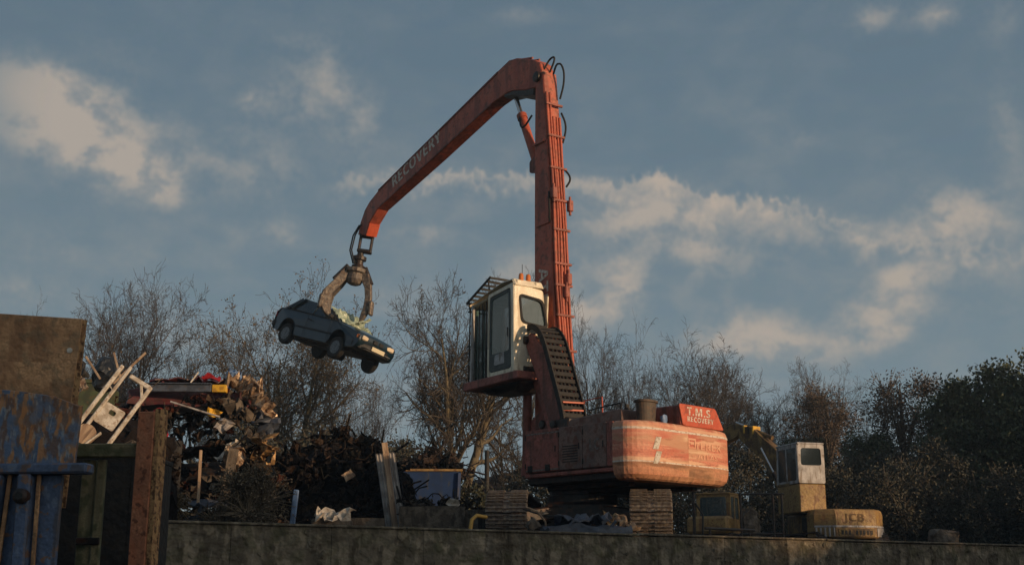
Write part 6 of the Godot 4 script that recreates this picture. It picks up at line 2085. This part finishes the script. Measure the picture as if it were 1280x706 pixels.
	for f in [0.1, 0.9]: g.tube([v3(4.9, DECK, -32.2).lerp(v3(6.3, DECK, -33.0), f), v3(4.9, DECK + 0.62, -32.2).lerp(v3(6.3, DECK + 0.6, -33.0), f)], 0.03, 8)
	whole("barrier_rail", g, M.grease, "low pipe barrier in front of the small digger", "barrier")
	# pale lump of rubble right of the yellow excavator
	g = Geo.new()
	g.lump(v3(0.8, 0.5, 0.5), 7, 0.12, 88, 2.0, 0.6)
	whole("rubble_lump", g, M.concrete_block, "pale broken lump lying right of the yellow counterweight", "rubble", Vector3(12.4, DECK + 0.5, -36.5))

# ---------------------------------------------------------------- close to the camera, left
func make_foreground():
	# big blue bin, one corner in view
	var t := thing("blue_bin", "large scraped blue steel bin at the left picture edge", "skip", Vector3(-3.18, 0, -9.15), deg_to_rad(-5.0))
	var g := Geo.new()
	# upper plate, leaning a little, with a ragged top line
	g.prism(xy([[-2.6, 2.50], [-0.02, 2.46], [0.0, 2.90], [-0.22, 2.98], [-0.48, 3.02], [-0.9, 3.06], [-2.6, 3.08]]), -0.04, 0.0, 0.006)
	part(t, "upper_plate", g, M.blue_scraped)
	g = Geo.new()
	g.box(v3(-1.26, 2.44, 0.03), v3(2.76, 0.075, 0.16), 0.014)
	part(t, "rim_rail", g, M.blue_skip)
	g = Geo.new()
	g.box(v3(-1.40, 1.2, -0.02), v3(2.60, 2.4, 0.04), 0.006)
	part(t, "lower_plate", g, M.blue_skip)
	g = Geo.new()
	g.bar(v3(-0.13, 1.2, -0.03), v3(-0.60, 1.2, -0.66), 0.04, 2.4, 0.01)
	part(t, "end_plate", g, M.blue_skip)
	g = Geo.new()
	g.box(v3(-1.6, 1.2, -0.68), v3(2.0, 2.4, 0.04), 0.01)
	part(t, "back_plate", g, M.blue_skip)
	for q in [[-0.56, -0.66], [-0.34, -0.30], [-1.05, -1.12], [-1.6, -1.64]]:
		g = Geo.new()
		var a := v3(q[0], 2.40, 0.06); var b := v3(q[1], 0.05, 0.06)
		g.bar(a, b, 0.10, 0.13 if q[0] != -0.34 else 0.10, 0.012, v3(0, 0, 1))
		part(t, "rib", g, M.blue_skip)
		g = Geo.new()
		g.bar(a + v3(0.085, 0, -0.02), b + v3(0.085, 0, -0.02), 0.03, 0.02, 0.004, v3(0, 0, 1))
		part(t, "rib_flange", g, M.rust_panel)
	g = Geo.new()
	g.xf = Transform3D(Basis(v3(1, 0, 0), PI * 0.5), v3(-0.335, 2.24, 0.12))
	g.lathe([[0.02, -0.03], [0.055, -0.03], [0.055, 0.03], [0.03, 0.045], [0.01, 0.045]], 14)
	part(t, "hook_pin", g, M.grease)
	# rusty plate standing behind the bin
	t = thing("rusty_plate", "tall rust brown steel plate standing behind the blue bin", "steel plate", Vector3(-3.47, 0, -9.75), deg_to_rad(5.0))
	g = Geo.new()
	g.prism(xy([[-2.4, 2.2], [-0.03, 2.2], [0.0, 3.0], [0.035, 3.69], [-0.9, 3.735], [-2.4, 3.75]]), -0.035, 0.0, 0.006)
	part(t, "plate", g, M.rust_panel)
	g = Geo.new()
	g.bar(v3(-0.005, 2.2, -0.02), v3(0.040, 3.685, -0.02), 0.05, 0.02, 0.004, v3(0, 0, 1))
	part(t, "edge_strip", g, M.lit_tan_rust)  # paler strip stands in for the sunlit edge of the plate
	for x in [-0.5, -1.9]:
		g = Geo.new()
		g.box(v3(x, 1.1, -0.06), v3(0.1, 2.2, 0.1), 0.012)
		part(t, "leg", g, M.rust_panel)
	g = Geo.new()
	g.xf = Transform3D(Basis(v3(1, 0, 0), PI * 0.5), v3(-0.045, 3.43, 0.003))
	g.lathe([[0.005, -0.006], [0.022, -0.006], [0.022, 0.006], [0.005, 0.008]], 10)
	part(t, "bolt", g, M.white)
	# rusty steel post
	t = thing("rusty_post", "red rusty steel post with speckled edge painted pale as if sunlit at the wall's left end", "post", Vector3(-3.07, 0, -10.5), deg_to_rad(-14.0))
	g = Geo.new()
	g.box(v3(0.015, 1.52, 0), v3(0.155, 3.04, 0.14), 0.008)
	part(t, "web", g, M.rust_red)
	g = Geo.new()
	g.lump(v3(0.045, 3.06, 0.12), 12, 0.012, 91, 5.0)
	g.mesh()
	var fl := part(t, "flange", g, M.lit_tan_rust)  # flange colour lightened in place of sun on its right face
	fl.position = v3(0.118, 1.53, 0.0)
	# timber beam and boards left of it
	t = thing("timber_beam", "grey weathered timber beam fixed to the rusty post", "beam", Vector3(-3.42, 2.73, -10.62), deg_to_rad(-3.0))
	g = Geo.new()
	g.box(v3(0, 0, 0), v3(0.62, 0.115, 0.12), 0.01)
	part(t, "beam", g, M.wood_flat)
	for q in [["grey green board standing under the timber beam", -3.60, 0.12, -10.70, M.wood_grey], ["narrow paler board standing beside the grey green board", -3.485, 0.075, -10.66, M.wood_grey]]:
		g = Geo.new()
		g.box(v3(q[1], 1.33, q[3]), v3(q[2], 2.66, 0.05), 0.008)
		whole("fence_board", g, q[4], q[0], "board", Vector3.ZERO, Basis(), "boards under the timber beam")
	for q in [[v3(-3.545, 1.98, -10.62), v3(0.2, 0.06, 0.02)]]:
		g = Geo.new()
		g.box(q[0], q[1], 0.006)
		whole("strap", g, M.grease, "dark flat strap across the standing boards", "strap")
	# black box added to keep the gap behind the opening dark
	t = thing("gap_backing", "black box added to darken the gap behind post and boards", "backing", Vector3(-4.05, 0, -12.2), 0.0)
	for q in [["front", v3(0, 1.4, 0.6), v3(1.1, 2.8, 0.05)], ["end", v3(0.55, 1.4, 0), v3(0.05, 2.8, 1.25)], ["top", v3(0, 2.82, 0), v3(1.16, 0.05, 1.3)]]:
		g = Geo.new()
		g.box(q[1], q[2], 0.01)
		part(t, q[0], g, M.black)

func make_surroundings():
	# unseen shed, added on the near side: keeps the low sun off the lower yard
	var t := thing("shade_shed", "long grey shed added out of view to shade the lower yard", "building", Vector3(24.0, 0, 9.5))
	var g := Geo.new()
	g.box(v3(0, 3.6, 0), v3(10, 7.2, 30), 0.02)
	part(t, "wall", g, M.concrete_block)
	g = Geo.new()
	g.prism(xy([[-5.3, 7.2], [5.3, 7.2], [0, 8.3]]), -15.3, 15.3)
	part(t, "roof", g, M.slate_blue)

func _ready():
	rng.seed = 7
	light_and_camera()
	make_materials()
	make_ground()
	make_wall()
	make_surroundings()
	make_trees()
	make_excavator()
	make_car()
	make_yellow_excavator()
	make_small_yellow()
	make_scrap()
	make_yard()
	make_foreground()
